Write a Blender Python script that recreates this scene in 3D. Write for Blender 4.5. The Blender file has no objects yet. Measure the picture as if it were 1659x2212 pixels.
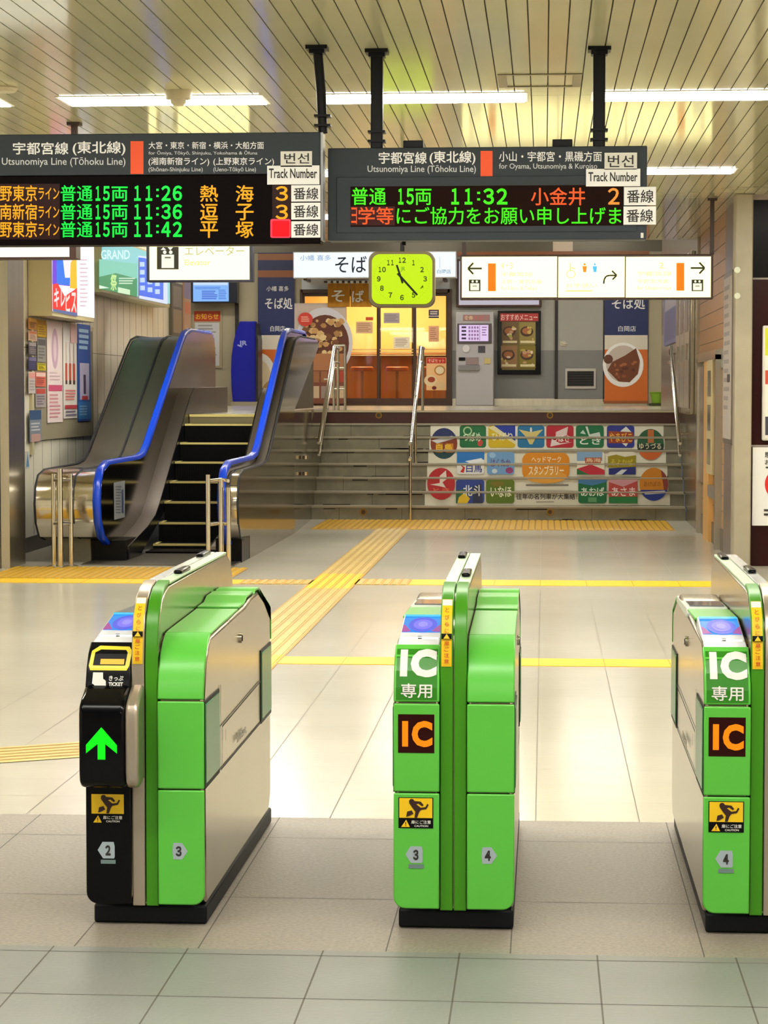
import bpy, bmesh, math, random
from mathutils import Vector, Matrix
random.seed(7)
SC = bpy.context.scene
COL = SC.collection

# ------------------------------------------------------------------ camera
PW, PH, FPX, VX, VY, EYE = 1659.0, 2212.0, 4900.0, 1175.0, 850.0, 1.6
_d = Vector(((VX - PW/2)/FPX, -(VY - PH/2)/FPX, -1)).normalized()
_u = Vector((0, 1, -(VY - PH/2)/FPX)).normalized()
_x = _d.cross(_u)
ROT = Matrix((_x, _d, _u))            # camera axes -> world axes
cam = bpy.data.cameras.new('camera'); cam_o = bpy.data.objects.new('camera', cam); COL.objects.link(cam_o)
cam.sensor_fit = 'VERTICAL'; cam.sensor_height = 36; cam.sensor_width = 36*PW/PH
cam.lens = FPX/PH*36; cam.clip_start = .1; cam.clip_end = 200
cam_o.matrix_world = Matrix.Translation((0, 0, EYE)) @ ROT.to_4x4()
SC.camera = cam_o

# ------------------------------------------------------------------ light and exposure
SC.view_settings.view_transform = 'Standard'; SC.view_settings.look = 'None'
SC.view_settings.gamma = 1; SC.view_settings.use_curve_mapping = False
SC.view_settings.exposure = 0.0
LAMP_COL, LAMP_POWER = (255, 251, 238), 32.0     # radiance of the ceiling lamps
UPPER_POWER, SHOP_POWER = 48.0, 26.0
wd = bpy.data.worlds.new('world'); SC.world = wd; wd.use_nodes = True
wd.node_tree.nodes['Background'].inputs[0].default_value = (.9, .95, 1, 1)
wd.node_tree.nodes['Background'].inputs[1].default_value = .15
SC.cycles.max_bounces = 8; SC.cycles.diffuse_bounces = 4; SC.cycles.glossy_bounces = 4
SC.cycles.caustics_reflective = False; SC.cycles.caustics_refractive = False
SC.cycles.sample_clamp_indirect = 6

# ------------------------------------------------------------------ photo points -> places
def ray(px, py): return ROT @ Vector(((px - PW/2)/FPX, -(py - PH/2)/FPX, -1))
EYEV = Vector((0, 0, EYE))
def PY(px, py, Y): r = ray(px, py); return EYEV + r*(Y/r.y)
def PX(px, py, X): r = ray(px, py); return EYEV + r*(X/r.x)
def PZ(px, py, Z): r = ray(px, py); return EYEV + r*((Z - EYE)/r.z)

# ------------------------------------------------------------------ materials
def lin(c):
    return tuple((v/255/12.92 if v/255 <= .04045 else ((v/255 + .055)/1.055)**2.4) for v in c[:3]) + (1,)
MATS = {}
def mat(name, c, rough=.5, metal=0.0, noise=0.0, nscale=8.0, bump=0.0, bscale=60.0, spec=.5, stretch=(1, 1, 1), coat=0.0):
    if name in MATS: return name
    m = bpy.data.materials.new(name); m.use_nodes = True; nt = m.node_tree; b = nt.nodes['Principled BSDF']
    b.inputs['Base Color'].default_value = lin(c); b.inputs['Roughness'].default_value = rough
    b.inputs['Metallic'].default_value = metal; b.inputs['Specular IOR Level'].default_value = spec
    b.inputs['Coat Weight'].default_value = coat; b.inputs['Coat Roughness'].default_value = .08
    if noise or bump:
        g = nt.nodes.new('ShaderNodeNewGeometry'); mp = nt.nodes.new('ShaderNodeMapping')
        mp.inputs['Scale'].default_value = stretch; nt.links.new(g.outputs['Position'], mp.inputs['Vector'])
    if noise:
        n = nt.nodes.new('ShaderNodeTexNoise'); n.inputs['Scale'].default_value = nscale; n.inputs['Detail'].default_value = 5
        nt.links.new(mp.outputs[0], n.inputs['Vector'])
        r = nt.nodes.new('ShaderNodeMapRange'); r.inputs[1].default_value = .3; r.inputs[2].default_value = .7
        r.inputs[3].default_value = 1 - noise; r.inputs[4].default_value = 1 + noise
        nt.links.new(n.outputs[0], r.inputs[0])
        x = nt.nodes.new('ShaderNodeMix'); x.data_type = 'RGBA'; x.blend_type = 'MULTIPLY'; x.inputs[0].default_value = 1
        x.inputs[6].default_value = lin(c); nt.links.new(r.outputs[0], x.inputs[7]); nt.links.new(x.outputs[2], b.inputs['Base Color'])
    if bump:
        n2 = nt.nodes.new('ShaderNodeTexNoise'); n2.inputs['Scale'].default_value = bscale
        nt.links.new(mp.outputs[0], n2.inputs['Vector'])
        bp = nt.nodes.new('ShaderNodeBump'); bp.inputs['Strength'].default_value = bump; bp.inputs['Distance'].default_value = .01
        nt.links.new(n2.outputs[0], bp.inputs['Height']); nt.links.new(bp.outputs[0], b.inputs['Normal'])
    MATS[name] = m
    return name
def paint(c, rough=.45, metal=0.0):
    return mat('paint_%d_%d_%d_%d_%d' % (c[0], c[1], c[2], int(rough*100), int(metal*100)), c, rough, metal)
def glow(c, s=1.0):
    name = 'glow_%d_%d_%d_%d' % (c[0], c[1], c[2], int(s*100))
    if name not in MATS:
        m = bpy.data.materials.new(name); m.use_nodes = True; nt = m.node_tree; b = nt.nodes['Principled BSDF']
        b.inputs['Base Color'].default_value = (0, 0, 0, 1); b.inputs['Roughness'].default_value = .3
        b.inputs['Specular IOR Level'].default_value = .2
        b.inputs['Emission Color'].default_value = lin(c); b.inputs['Emission Strength'].default_value = s
        MATS[name] = m
    return name
def glass(name, tint=(255, 255, 255), clear=.88):
    if name not in MATS:
        m = bpy.data.materials.new(name); m.use_nodes = True; nt = m.node_tree; nt.nodes.clear()
        o = nt.nodes.new('ShaderNodeOutputMaterial'); mx = nt.nodes.new('ShaderNodeMixShader')
        t = nt.nodes.new('ShaderNodeBsdfTransparent'); gl = nt.nodes.new('ShaderNodeBsdfGlossy')
        t.inputs[0].default_value = lin(tint); gl.inputs['Roughness'].default_value = .03
        mx.inputs[0].default_value = 1 - clear
        nt.links.new(t.outputs[0], mx.inputs[1]); nt.links.new(gl.outputs[0], mx.inputs[2]); nt.links.new(mx.outputs[0], o.inputs[0])
        MATS[name] = m
    return name

STEEL = mat('stainless', (196, 188, 172), .28, 1, .06, 3, 0, stretch=(6, 6, .4))
MIRROR = mat('polished_steel', (150, 138, 120), .09, 1, .05, 2)
CHROME = mat('chrome', (215, 208, 195), .13, 1)
DARKSTEEL = mat('dark_steel', (92, 80, 70), .12, 1)
DECK = mat('deck_steel', (118, 110, 98), .42, 1, .05, 4)
BLACK = mat('black_plastic', (6, 6, 10), .3, spec=.18)
BLACKGLOSS = mat('black_gloss', (4, 4, 8), .12, spec=.22)
RUBBER = mat('dark_rubber', (22, 24, 30), .55)
BLUE = mat('blue_rubber', (2, 62, 205), .25)
GREEN = mat('gate_green', (92, 190, 66), .3, 0, .02, 3)
GREEN_D = mat('gate_dark_green', (62, 138, 14), .32)
GREEN_P = mat('gate_panel_green', (40, 124, 12), .3)
GREY_B = mat('board_grey', (56, 62, 70), .5, spec=.2)
POST = mat('post_black', (12, 11, 14), .4, spec=.2)
WHITEP = mat('white_paint', (228, 226, 220), .4)
CREAM = mat('wall_cream', (236, 230, 212), .28, 0, .04, 1.5)
GROOVE = mat('seam_dark', (20, 22, 18), .6)

# ------------------------------------------------------------------ meshes
ORG = {}
_tc = {}
def text_mesh(s, bold=0.0):
    k = (s, bold)
    if k not in _tc:
        c = bpy.data.curves.new('lettering', 'FONT'); c.body = s; c.offset = bold; c.resolution_u = 3
        o = bpy.data.objects.new('lettering', c)
        m = bpy.data.meshes.new_from_object(o)
        vs = [(v.co.x, v.co.y) for v in m.vertices]; ps = [tuple(p.vertices) for p in m.polygons]
        bpy.data.objects.remove(o); bpy.data.meshes.remove(m); bpy.data.curves.remove(c)
        xs = [v[0] for v in vs]; ys = [v[1] for v in vs]
        _tc[k] = (vs, ps, (min(xs), max(xs), min(ys), max(ys)))
    return _tc[k]

class MB:
    def __init__(s): s.v = []; s.f = []; s.mi = []; s.mats = []
    def _m(s, m):
        if m not in s.mats: s.mats.append(m)
        return s.mats.index(m)
    def face(s, pts, m):
        b = len(s.v); s.v += [Vector(p) for p in pts]; s.f.append(tuple(range(b, b + len(pts)))); s.mi.append(s._m(m)); return s
    def raw(s, vs, fs, m):
        b = len(s.v); s.v += [Vector(p) for p in vs]; k = s._m(m)
        for f in fs: s.f.append(tuple(i + b for i in f)); s.mi.append(k)
        return s
    def box(s, x0, x1, y0, y1, z0, z1, m):
        x0, x1 = sorted((x0, x1)); y0, y1 = sorted((y0, y1)); z0, z1 = sorted((z0, z1))
        vs = [(x, y, z) for z in (z0, z1) for y in (y0, y1) for x in (x0, x1)]
        return s.raw(vs, [(0, 2, 3, 1), (4, 5, 7, 6), (0, 1, 5, 4), (2, 6, 7, 3), (0, 4, 6, 2), (1, 3, 7, 5)], m)
    def prism(s, pts, a0, a1, ax, m):
        def P(p, a): return (a, p[0], p[1]) if ax == 'x' else ((p[0], a, p[1]) if ax == 'y' else (p[0], p[1], a))
        n = len(pts); vs = [P(p, a0) for p in pts] + [P(p, a1) for p in pts]
        fs = [tuple(range(n)), tuple(range(2*n - 1, n - 1, -1))] + [(i, i + n, (i + 1) % n + n, (i + 1) % n) for i in range(n)]
        return s.raw(vs, fs, m)
    def tube(s, path, r, m, n=10, closed=False):
        path = [Vector(p) for p in path]; rings = []
        prev = None
        for i, p in enumerate(path):
            a = path[i - 1] if i else (path[-1] if closed else p); b = path[(i + 1) % len(path)] if (i + 1 < len(path) or closed) else p
            t = (b - a).normalized()
            if prev is None:
                ref = Vector((0, 0, 1)) if abs(t.z) < .9 else Vector((1, 0, 0)); u = t.cross(ref).normalized()
            else: u = (prev - t*prev.dot(t)).normalized()
            prev = u; w = t.cross(u)
            rings.append([p + (u*math.cos(2*math.pi*k/n) + w*math.sin(2*math.pi*k/n))*r for k in range(n)])
        vs = [q for rg in rings for q in rg]; fs = []
        L = len(rings)
        for i in range(L if closed else L - 1):
            for k in range(n):
                j = (i + 1) % L
                fs.append((i*n + k, i*n + (k + 1) % n, j*n + (k + 1) % n, j*n + k))
        if not closed: fs += [tuple(range(n - 1, -1, -1)), tuple((L - 1)*n + k for k in range(n))]
        return s.raw(vs, fs, m)
    def ribbon(s, path, x0, x1, th, m):
        """a band of thickness th (outward of the path in the Y-Z plane) from x0 to x1"""
        P2 = [Vector(p) for p in path]; out = []
        for i, p in enumerate(P2):
            a = P2[max(i - 1, 0)]; b = P2[min(i + 1, len(P2) - 1)]; t = (b - a).normalized()
            out.append(p + Vector((-t.y, t.x))*th)
        return s.prism([tuple(p) for p in P2] + [tuple(p) for p in reversed(out)], x0, x1, 'x', m)
    def lathe(s, prof, c, m, n=24):
        c = Vector(c); vs = []; fs = []
        for r, z in prof:
            for k in range(n): vs.append(c + Vector((r*math.cos(2*math.pi*k/n), r*math.sin(2*math.pi*k/n), z)))
        for i in range(len(prof) - 1):
            for k in range(n): fs.append((i*n + k, i*n + (k + 1) % n, (i + 1)*n + (k + 1) % n, (i + 1)*n + k))
        fs += [tuple(range(n - 1, -1, -1)), tuple((len(prof) - 1)*n + k for k in range(n))]
        return s.raw(vs, fs, m)
    def build(s, name, parent=None, bevel=0.0, smooth=35, seg=2, origin=None):
        me = bpy.data.meshes.new(name)
        if parent is not None: o0 = ORG[parent.name]
        elif origin is not None: o0 = Vector(origin)
        else:
            xs = [v.x for v in s.v]; ys = [v.y for v in s.v]; zs = [v.z for v in s.v]
            o0 = Vector(((min(xs) + max(xs))/2, (min(ys) + max(ys))/2, min(zs)))
        bm = bmesh.new(); bv = [bm.verts.new(v - o0) for v in s.v]
        for f, k in zip(s.f, s.mi):
            try: q = bm.faces.new([bv[i] for i in f]); q.material_index = k
            except ValueError: pass
        if not getattr(s, 'flat', False): bmesh.ops.recalc_face_normals(bm, faces=bm.faces)
        bm.to_mesh(me); bm.free()
        for m in s.mats: me.materials.append(MATS[m])
        o = bpy.data.objects.new(name, me); COL.objects.link(o)
        if parent is not None: o.parent = parent
        else: o.location = o0
        ORG[o.name] = o0
        if smooth and not getattr(s, 'flat', False):
            me.shade_smooth(); me.set_sharp_from_angle(angle=math.radians(smooth))
        if bevel:
            b = o.modifiers.new('bevel', 'BEVEL'); b.width = bevel; b.segments = seg; b.limit_method = 'ANGLE'; b.angle_limit = math.radians(40)
            b.harden_normals = False
        return o

class Art(MB):
    """flat printing: polygons and lettering laid on a surface; pt maps (a, b) to the surface, n is its normal"""
    flat = True
    def __init__(s, pt, n, lift=.0012, step=.0006):
        super().__init__(); s.pt = pt; s.n = Vector(n); s.k = lift; s.step = step; s.clip = None
    def _emit(s, pts, m):
        if s.clip:
            for sgn, lim in ((1, s.clip[0]), (-1, s.clip[1])):
                out = []
                for i in range(len(pts)):
                    p, q = pts[i - 1], pts[i]; dp = sgn*(p[1] - lim); dq = sgn*(q[1] - lim)
                    if (dp >= 0) != (dq >= 0):
                        t = dp/(dp - dq); out.append((p[0] + (q[0] - p[0])*t, p[1] + (q[1] - p[1])*t))
                    if dq >= 0: out.append(q)
                pts = out
                if len(pts) < 3: return
        w = [s.pt(*p) + s.n*s.k for p in pts]
        nn = Vector((0, 0, 0))
        for i in range(len(w)): nn += w[i - 1].cross(w[i]) if False else (w[i - 1] - w[0]).cross(w[i] - w[0])
        if nn.dot(s.n) < 0: w.reverse()
        s.face(w, m)
    def poly(s, pts, m): s._emit(pts, m); s.k += s.step; return s
    def rect(s, a0, b0, a1, b1, m, nb=1):
        for i in range(nb):
            c0 = b0 + (b1 - b0)*i/nb; c1 = b0 + (b1 - b0)*(i + 1)/nb
            s._emit([(a0, c0), (a1, c0), (a1, c1), (a0, c1)], m)
        s.k += s.step; return s
    def bands(s, n, lo, hi, calls):
        for i in range(n):
            s.clip = (lo + (hi - lo)*i/n, lo + (hi - lo)*(i + 1)/n); k = s.k
            for pts, m in calls: s.poly(pts, m)
            s.k = k
        s.clip = None; s.k += s.step*len(calls); return s
    def rrect(s, a0, b0, a1, b1, r, m, n=5):
        sa = 1 if a1 > a0 else -1; sb = 1 if b1 > b0 else -1; pts = []
        ra = rb = r
        for cx, cy, t0 in ((a1 - sa*ra, b1 - sb*rb, 0), (a0 + sa*ra, b1 - sb*rb, 90), (a0 + sa*ra, b0 + sb*rb, 180), (a1 - sa*ra, b0 + sb*rb, 270)):
            for k in range(n + 1):
                t = math.radians(t0 + 90*k/n); pts.append((cx + sa*ra*math.cos(t), cy + sb*rb*math.sin(t)))
        return s.poly(pts, m)
    def ell(s, ca, cb, ra, rb, m, n=28, t0=0, t1=360):
        full = abs(t1 - t0) >= 360
        return s.poly([(ca + ra*math.cos(math.radians(t0 + (t1 - t0)*k/n)), cb + rb*math.sin(math.radians(t0 + (t1 - t0)*k/n))) for k in range(n if full else n + 1)], m)
    def ring(s, ca, cb, ra, rb, w, m, n=28):
        for k in range(n):
            t, u = 2*math.pi*k/n, 2*math.pi*(k + 1)/n
            s._emit([(ca + q*math.cos(x), cb + q/ra*rb*math.sin(x)) for q, x in ((ra, t), (ra, u), (ra - w, u), (ra - w, t))], m)
        s.k += s.step; return s
    def line(s, p, q, w, m):
        dx, dy = q[0] - p[0], q[1] - p[1]; L = math.hypot(dx, dy) or 1; ox, oy = -dy/L*w/2, dx/L*w/2
        return s.poly([(p[0] + ox, p[1] + oy), (q[0] + ox, q[1] + oy), (q[0] - ox, q[1] - oy), (p[0] - ox, p[1] - oy)], m)
    def path(s, pts, w, m):
        for p, q in zip(pts, pts[1:]): s.line(p, q, w, m); s.k -= s.step
        s.k += s.step; return s
    def text(s, t, a0, b0, a1, b1, m, bold=.008, nb=0):
        """(a0, b0) top left, (a1, b1) bottom right of the inked area; nb bands follow a curved surface"""
        if nb:
            lo, hi = min(b0, b1), max(b0, b1); k = s.k
            for i in range(nb):
                s.clip = (lo + (hi - lo)*i/nb, lo + (hi - lo)*(i + 1)/nb); s.k = k; s.text(t, a0, b0, a1, b1, m, bold)
            s.clip = None; return s
        cjk = bold > .009 and any(0x2E00 < ord(c) < 0xFF00 for c in t)
        if cjk:
            vs, ps, (x0, x1, y0, y1) = text_mesh(t, 0); dx = bold*.55/(x1 - x0)*(a1 - a0); dy = bold*.55/(y1 - y0)*(b0 - b1)
            k = s.k
            for q, (u, v) in enumerate(((-1, 0), (1, 0), (0, -1), (0, 1))):
                s.k = k + s.step*.2*q; s.text(t, a0 + dx*(1 + u), b0 - dy*(1 + v), a1 - dx*(1 - u), b1 + dy*(1 - v), m, 0)
            return s
        vs, ps, (x0, x1, y0, y1) = text_mesh(t, bold)
        if s.clip:
            f = lambda v: (a0 + (v[0] - x0)/(x1 - x0)*(a1 - a0), b1 + (v[1] - y0)/(y1 - y0)*(b0 - b1))
            for p in ps: s._emit([f(vs[i]) for i in p], m)
        else:
            w = [s.pt(a0 + (v[0] - x0)/(x1 - x0)*(a1 - a0), b1 + (v[1] - y0)/(y1 - y0)*(b0 - b1)) + s.n*s.k for v in vs]
            s.raw(w, ps, m)
        s.k += s.step; return s
    def lines(s, a0, b0, a1, b1, n, m, duty=.5, jit=.35):
        """rows of small print"""
        h = (b1 - b0)/n
        for i in range(n):
            e = a0 + (a1 - a0)*(1 - jit*random.random()); s._emit([(a0, b0 + h*i), (e, b0 + h*i), (e, b0 + h*(i + duty)), (a0, b0 + h*(i + duty))], m)
        s.k += s.step; return s

def plane_y(Y): return (lambda a, b: PY(a, b, Y)), (0, -1, 0)
def plane_x(X, sgn): return (lambda a, b: PX(a, b, X)), (sgn, 0, 0)

def tag(o, label, cat=None, group=None, kind=None):
    o['label'] = label
    if cat: o['category'] = cat
    if group: o['group'] = group
    if kind: o['kind'] = kind
    return o
def thing(name, label, cat, loc, group=None):
    o = bpy.data.objects.new(name, None); o.empty_display_size = .1; COL.objects.link(o); o.location = loc; ORG[o.name] = Vector(loc)
    return tag(o, label, cat, group)
def struct(mb, name, label=None, **k):
    o = mb.build(name, **k); o['kind'] = 'structure'
    if label: o['label'] = label
    return o
def copy_tree(o, parent=None, dx=(0, 0, 0)):
    c = o.copy(); COL.objects.link(c); c.parent = parent
    if parent is None: c.location = o.location + Vector(dx)
    for ch in o.children: copy_tree(ch, c)
    return c

# =================================================================== SETTING
CEIL = 3.43
FLOOR_M = mat('floor_tile', (204, 198, 184), .16, 0, .05, 1.2, .05, 9)
STRIP_M = mat('floor_rough_granite', (146, 136, 124), .42, 0, .16, 70, .25, 90)
NEAR_M = mat('floor_grey_tile', (128, 129, 124), .4, 0, .06, 4, .1, 60)
JOINT = mat('floor_joint', (120, 112, 100), .6)
JOINT_D = mat('floor_joint_dark', (84, 78, 70), .6)
fl = MB()
Y1, Y2 = 6.42, 8.455
fl.face([(-9, Y2, 0), (6, Y2, 0), (6, 30.9, 0), (-9, 30.9, 0)], FLOOR_M)
fl.face([(-9, Y1, 0), (6, Y1, 0), (6, Y2, 0), (-9, Y2, 0)], STRIP_M)
fl.face([(-9, -7, 0), (6, -7, 0), (6, Y1, 0), (-9, Y1, 0)], NEAR_M)
T = .3875
def joint(x0, x1, y0, y1, m): fl.face([(x0, y0, .0006), (x1, y0, .0006), (x1, y1, .0006), (x0, y1, .0006)], m)
for i in range(-20, 12): x = -.025 + i*T; joint(x - .002, x + .002, Y2, 28.7, JOINT)
for j in range(1, 53): joint(-9, 6, Y2 + j*.39 - .0012, Y2 + j*.39 + .0012, JOINT)
for x in (-2.29, -1.905, -1.352, -.99, -.447, -.09, .461, .83, 1.38): joint(x - .002, x + .002, Y1, Y2, JOINT_D)
for y in (7.09, 8.06): joint(-9, 6, y - .0018, y + .0018, JOINT_D)
for i in range(-15, 12): x = -.235 + i*.392; joint(x - .0025, x + .0025, -7, Y1, JOINT_D)
for y in (6.36, 5.90, 5.44, 4.98): joint(-9, 6, y - .002, y + .002, JOINT_D)
fl.flat = True
struct(fl, 'floor', origin=(0, 0, 0))

# ceiling of narrow painted boards
CEIL_M = mat('ceiling_board', (198, 195, 162), .1, 0, .03, 2)
CEIL_D = mat('ceiling_groove', (70, 64, 48), .7)
ce = MB()
ce.box(-9, 6, -7, 27.2, CEIL + .012, CEIL + .1, CEIL_D)
for i in range(-66, 60):
    x = .016 + i*.1
    for ya, yb in ((-7, 9.396), (9.4, 14.097), (14.1, 18.846), (18.85, 21.496), (21.5, 27.2)):
        ce.box(x + .0035, x + .0965, ya, yb - .004, CEIL, CEIL + .011, CEIL_M)
struct(ce, 'ceiling', smooth=0)
b = MB(); b.box(-9, 6, 27.2, 27.35, CEIL, 5.1, CEIL_M); struct(b, 'trim_1')
b = MB(); b.box(-14, 9, 27.35, 49, 5.0, 5.1, mat('upper_ceiling', (190, 186, 170), .4)); struct(b, 'ceiling_upper')
# hatch in the ceiling boards
hb = MB()
a, c = PZ(1078, 186, CEIL), PZ(1257, 160, CEIL)
for x0, x1, y0, y1 in ((a.x, c.x, a.y, a.y + .035), (a.x, c.x, c.y - .035, c.y), (a.x, a.x + .05, a.y, c.y), (c.x - .05, c.x, a.y, c.y)):
    hb.box(x0, x1, y0, y1, CEIL - .006, CEIL + .005, paint((120, 112, 86), .4))
tag(struct(hb, 'trim_2'), 'thin rectangular hatch frame let into the ceiling boards', kind='structure')

# left side
PANEL_J = mat('panel_joint', (120, 110, 92), .5)
LW = -5.2
b = MB(); b.box(LW - .2, LW, 20.9, 33.2, 0, 5.0, CREAM)
for y in [21.6 + .42*i for i in range(27)]: b.box(LW - .01, LW + .0015, y - .004, y + .004, .16, 5.0, PANEL_J)
b.box(LW - .01, LW + .002, 21, 33.2, 2.06, 2.066, PANEL_J)
struct(b, 'wall_left', smooth=0)
b = MB(); b.box(LW, LW + .02, 21.1, 33.2, 0, .15, mat('skirting', (70, 64, 56), .4)); struct(b, 'baseboard_left', smooth=0)
b = MB(); b.box(-5.9, -4.87, 20.42, 21.05, 0, CEIL, STEEL)
for x in (-5.08, -4.955): b.box(x - .004, x + .004, 20.415, 20.43, 0, CEIL, GROOVE)
struct(b, 'wall_left_pillar', smooth=0)
b = MB(); b.box(-7.2, -7, -7, 21, 0, CEIL, CREAM); struct(b, 'wall_left_near', smooth=0)
# right side: maroon wall facing the gates, then the passage wall
MAROON = mat('maroon_tile', (44, 11, 14), .2, 0, .06, 2, spec=.18); MBLACK = mat('maroon_black', (9, 6, 6), .25, spec=.12)
MJ = mat('maroon_joint', (150, 138, 132), .5)
RW = 1.8
b = MB(); b.box(RW + .1, 6, 21.2, 21.4, 0, CEIL, MAROON)
b.box(RW + .1, 6, 21.193, 21.2, PY(1630, 602, 21.2).z, CEIL, MBLACK)
for py in (602, 963):
    z = PY(1630, py, 21.2).z; b.box(RW + .1, 6, 21.19, 21.21, z - .008, z + .008, MJ)
b.box(RW + .1, 6, 21.19, 21.21, 3.38, CEIL, MJ)
for x in (3.0, 4.1): b.box(x - .006, x + .006, 21.19, 21.21, 0, CEIL, MJ)
struct(b, 'wall_right', smooth=0)
CONC = mat('grey_render', (158, 150, 132), .4, 0, .08, 4)
b = MB(); b.box(RW - .05, RW + .11, 21.1, 21.4, 0, CEIL, CONC)
struct(b, 'trim_3', bevel=.012)
TAN = mat('tan_tile', (176, 132, 88), .35, 0, .06, 6)
RSTEEL = mat('side_steel', (176, 166, 148), .22, 1, .05, 3)
b = MB()
b.box(RW, RW + .2, 21.4, 22.9, 0, 5, mat('purple_grey', (112, 100, 98), .3))
b.box(RW + .02, RW + .2, 22.9, 26.9, 0, 5, TAN)
for z in [.4 + .16*i for i in range(24)]: b.box(RW + .015, RW + .022, 22.9, 26.9, z - .003, z + .003, PANEL_J)
b.box(RW + .005, RW + .2, 22.9, 26.9, 1.86, 2.06, paint((150, 146, 138), .35))
b.box(RW + .005, RW + .2, 22.9, 26.9, 0, .22, paint((110, 98, 84), .4))
b.box(RW - .01, RW + .2, 26.9, 35, 0, 5, RSTEEL)
struct(b, 'wall_right_passage', smooth=0)
b = MB(); b.box(4.4, 4.6, -7, 21.2, 0, CEIL, CREAM); struct(b, 'wall_right_near', smooth=0)
b = MB(); b.box(-7.2, 4.6, -7.1, -6.9, 0, CEIL, CREAM); struct(b, 'wall_rear', smooth=0)

# stairs and upper floor
RISE, RUN, SY0, NR = 1.367/8, .3, 28.69, 8
SXL, SXR = -2.943, 1.78
STONE = mat('stair_stone', (122, 116, 98), .45, 0, .2, 5, .1, 30)
STONE_L = mat('stair_nosing', (150, 142, 124), .4)
BRONZE = mat('maroon_riser', (58, 22, 20), .3)
st = MB()
for k in range(NR):
    y = SY0 + RUN*k; z0 = RISE*k; z1 = RISE*(k + 1)
    m = STONE if k < NR - 1 else BRONZE
    st.box(SXL, SXR, y, y + .05, z0, z1 - .02, m)
    st.box(SXL, SXR, y - .012, y + RUN + .05, z1 - .022, z1, STONE_L if k < NR - 1 else mat('landing_edge', (176, 164, 132), .35))
    for i in range(6):
        x = SXL + .35 + i*.8 + (.4 if k % 2 else 0)
        if x < SXR: st.box(x - .002, x + .002, y - .001, y + .01, z0, z1 - .022, GROOVE)
STAIN = mat('stair_stain', (34, 26, 20), .7)
rs = random.Random(5)
for k in range(NR - 1):                                   # dirt worn into the corners of the risers
    y = SY0 + RUN*k
    for i in range(9):
        x = rs.uniform(SXL + .1, SXR - .6); w = rs.uniform(.05, .5); h = rs.uniform(.006, .02)
        zb = RISE*k + (.001 if rs.random() < .6 else RISE - .04)
        st.box(x, x + w, y - .0015, y + .01, zb, zb + h, STAIN)
struct(st, 'stairs', 'wide grey stone stairs with a dark maroon top riser', smooth=0)
LZ = 1.367
lf = mat('landing_tile', (186, 176, 152), .2, 0, .05, 2)
b = MB(); b.box(-14, 9, SY0 + RUN*NR - .25, 49, LZ - .2, LZ, lf)
b.box(LW, -2.97, 26.3, SY0 + RUN*NR - .25, LZ - .2, LZ, lf)
struct(b, 'floor_upper', smooth=0)
for n, (px, py) in enumerate(((818, 897), (1188, 897), (785, 1106), (1188, 1106))):
    k = 7 if py < 1000 else 0
    p = PY(px, py, SY0 + RUN*k)
    m = MB(); m.prism([(p.x + .045*math.cos(t*.3927), p.z + .045*math.sin(t*.3927)) for t in range(16)], SY0 + RUN*k - .006, SY0 + RUN*k + .01, 'y', mat('brass', (140, 104, 40), .35, .8))
    m.prism([(p.x + .028*math.cos(t*.3927), p.z + .028*math.sin(t*.3927)) for t in range(16)], SY0 + RUN*k - .009, SY0 + RUN*k, 'y', paint((60, 40, 16), .4))
    tag(m.build('brass_stud'), ['round brass stud on the maroon top riser, the one over the bare left flight', 'round brass stud on the maroon top riser, above the colourful riser advert',
        'round brass stud low on the bottom riser, left of the centre handrail', 'round brass stud low on the bottom riser, under the colourful riser advert'][n], 'stud', 'brass studs on the stair risers')

# tactile paving
TY = mat('tactile_yellow', (244, 198, 10), .4)
TY2 = mat('tactile_yellow_worn', (206, 176, 96), .4, 0, .1, 6)
TY3 = mat('tactile_amber', (206, 160, 16), .4)
TOR = mat('tactile_groove', (214, 140, 20), .5)
def tactile(name, label, x0, x1, y0, y1, m, rib=None, g=None):
    b = MB(); b.box(x0, x1, y0, y1, .0008, .0035, m)
    if rib == 'y':
        n = max(2, round((x1 - x0)/.0775)); w = (x1 - x0)/n
        for i in range(n): b.box(x0 + w*i + w*.22, x0 + w*i + w*.78, y0, y1, .0035, .0075, m)
        for i in range(n + 1): b.box(x0 + w*i - w*.1, x0 + w*i + w*.1, y0 + .001, y1 - .001, .003, .0039, g or TOR)
    if rib == 'x':
        n = max(2, round((y1 - y0)/.09)); w = (y1 - y0)/n
        for i in range(n): b.box(x0, x1, y0 + w*i + w*.25, y0 + w*i + w*.75, .0035, .0075, m)
    for i in range(int((x1 - x0)/T) + 1):
        x = -.025 + (math.ceil((x0 + .025)/T) + i)*T
        if x0 + .03 < x < x1 - .03: b.box(x - .0025, x + .0025, y0, y1, .003, .0042, TOR)
    return tag(struct(b, name, smooth=0), label, kind='structure')
PXa, PXb = -1.9625, -1.575
tactile('tactile_path', 'worn yellow guide path of long ribs running up to the stairs', PXa, PXb, 13.7, 18.45, TY2, 'y', mat('tgr', (176, 140, 60), .5))
tactile('tactile_path', 'worn yellow guide path of long ribs on the far side of the crossing', PXa, PXb, 19.95, 26.6, TY2, 'y', mat('tgr', (176, 140, 60), .5))
tactile('tactile_crossing', 'bright yellow warning square where the two guide paths cross', PXa, PXb, 18.45, 19.95, TY, 'y')
tactile('tactile_crossing', 'bright yellow warning square beside the left gate', PXa, PXb, 12.9, 13.7, TY, 'y')
tactile('tactile_line', 'bright yellow line on the floor just beyond the gates', PXb, 4.3, 13.29, 13.66, TY)
tactile('tactile_line', 'long yellow line across the floor, right of the crossing', -1.13, 4.3, 18.87, 19.42, TY)
tactile('tactile_line', 'short worn ribbed line right of the crossing', PXb, -1.13, 18.87, 19.42, TY2, 'y')
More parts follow.
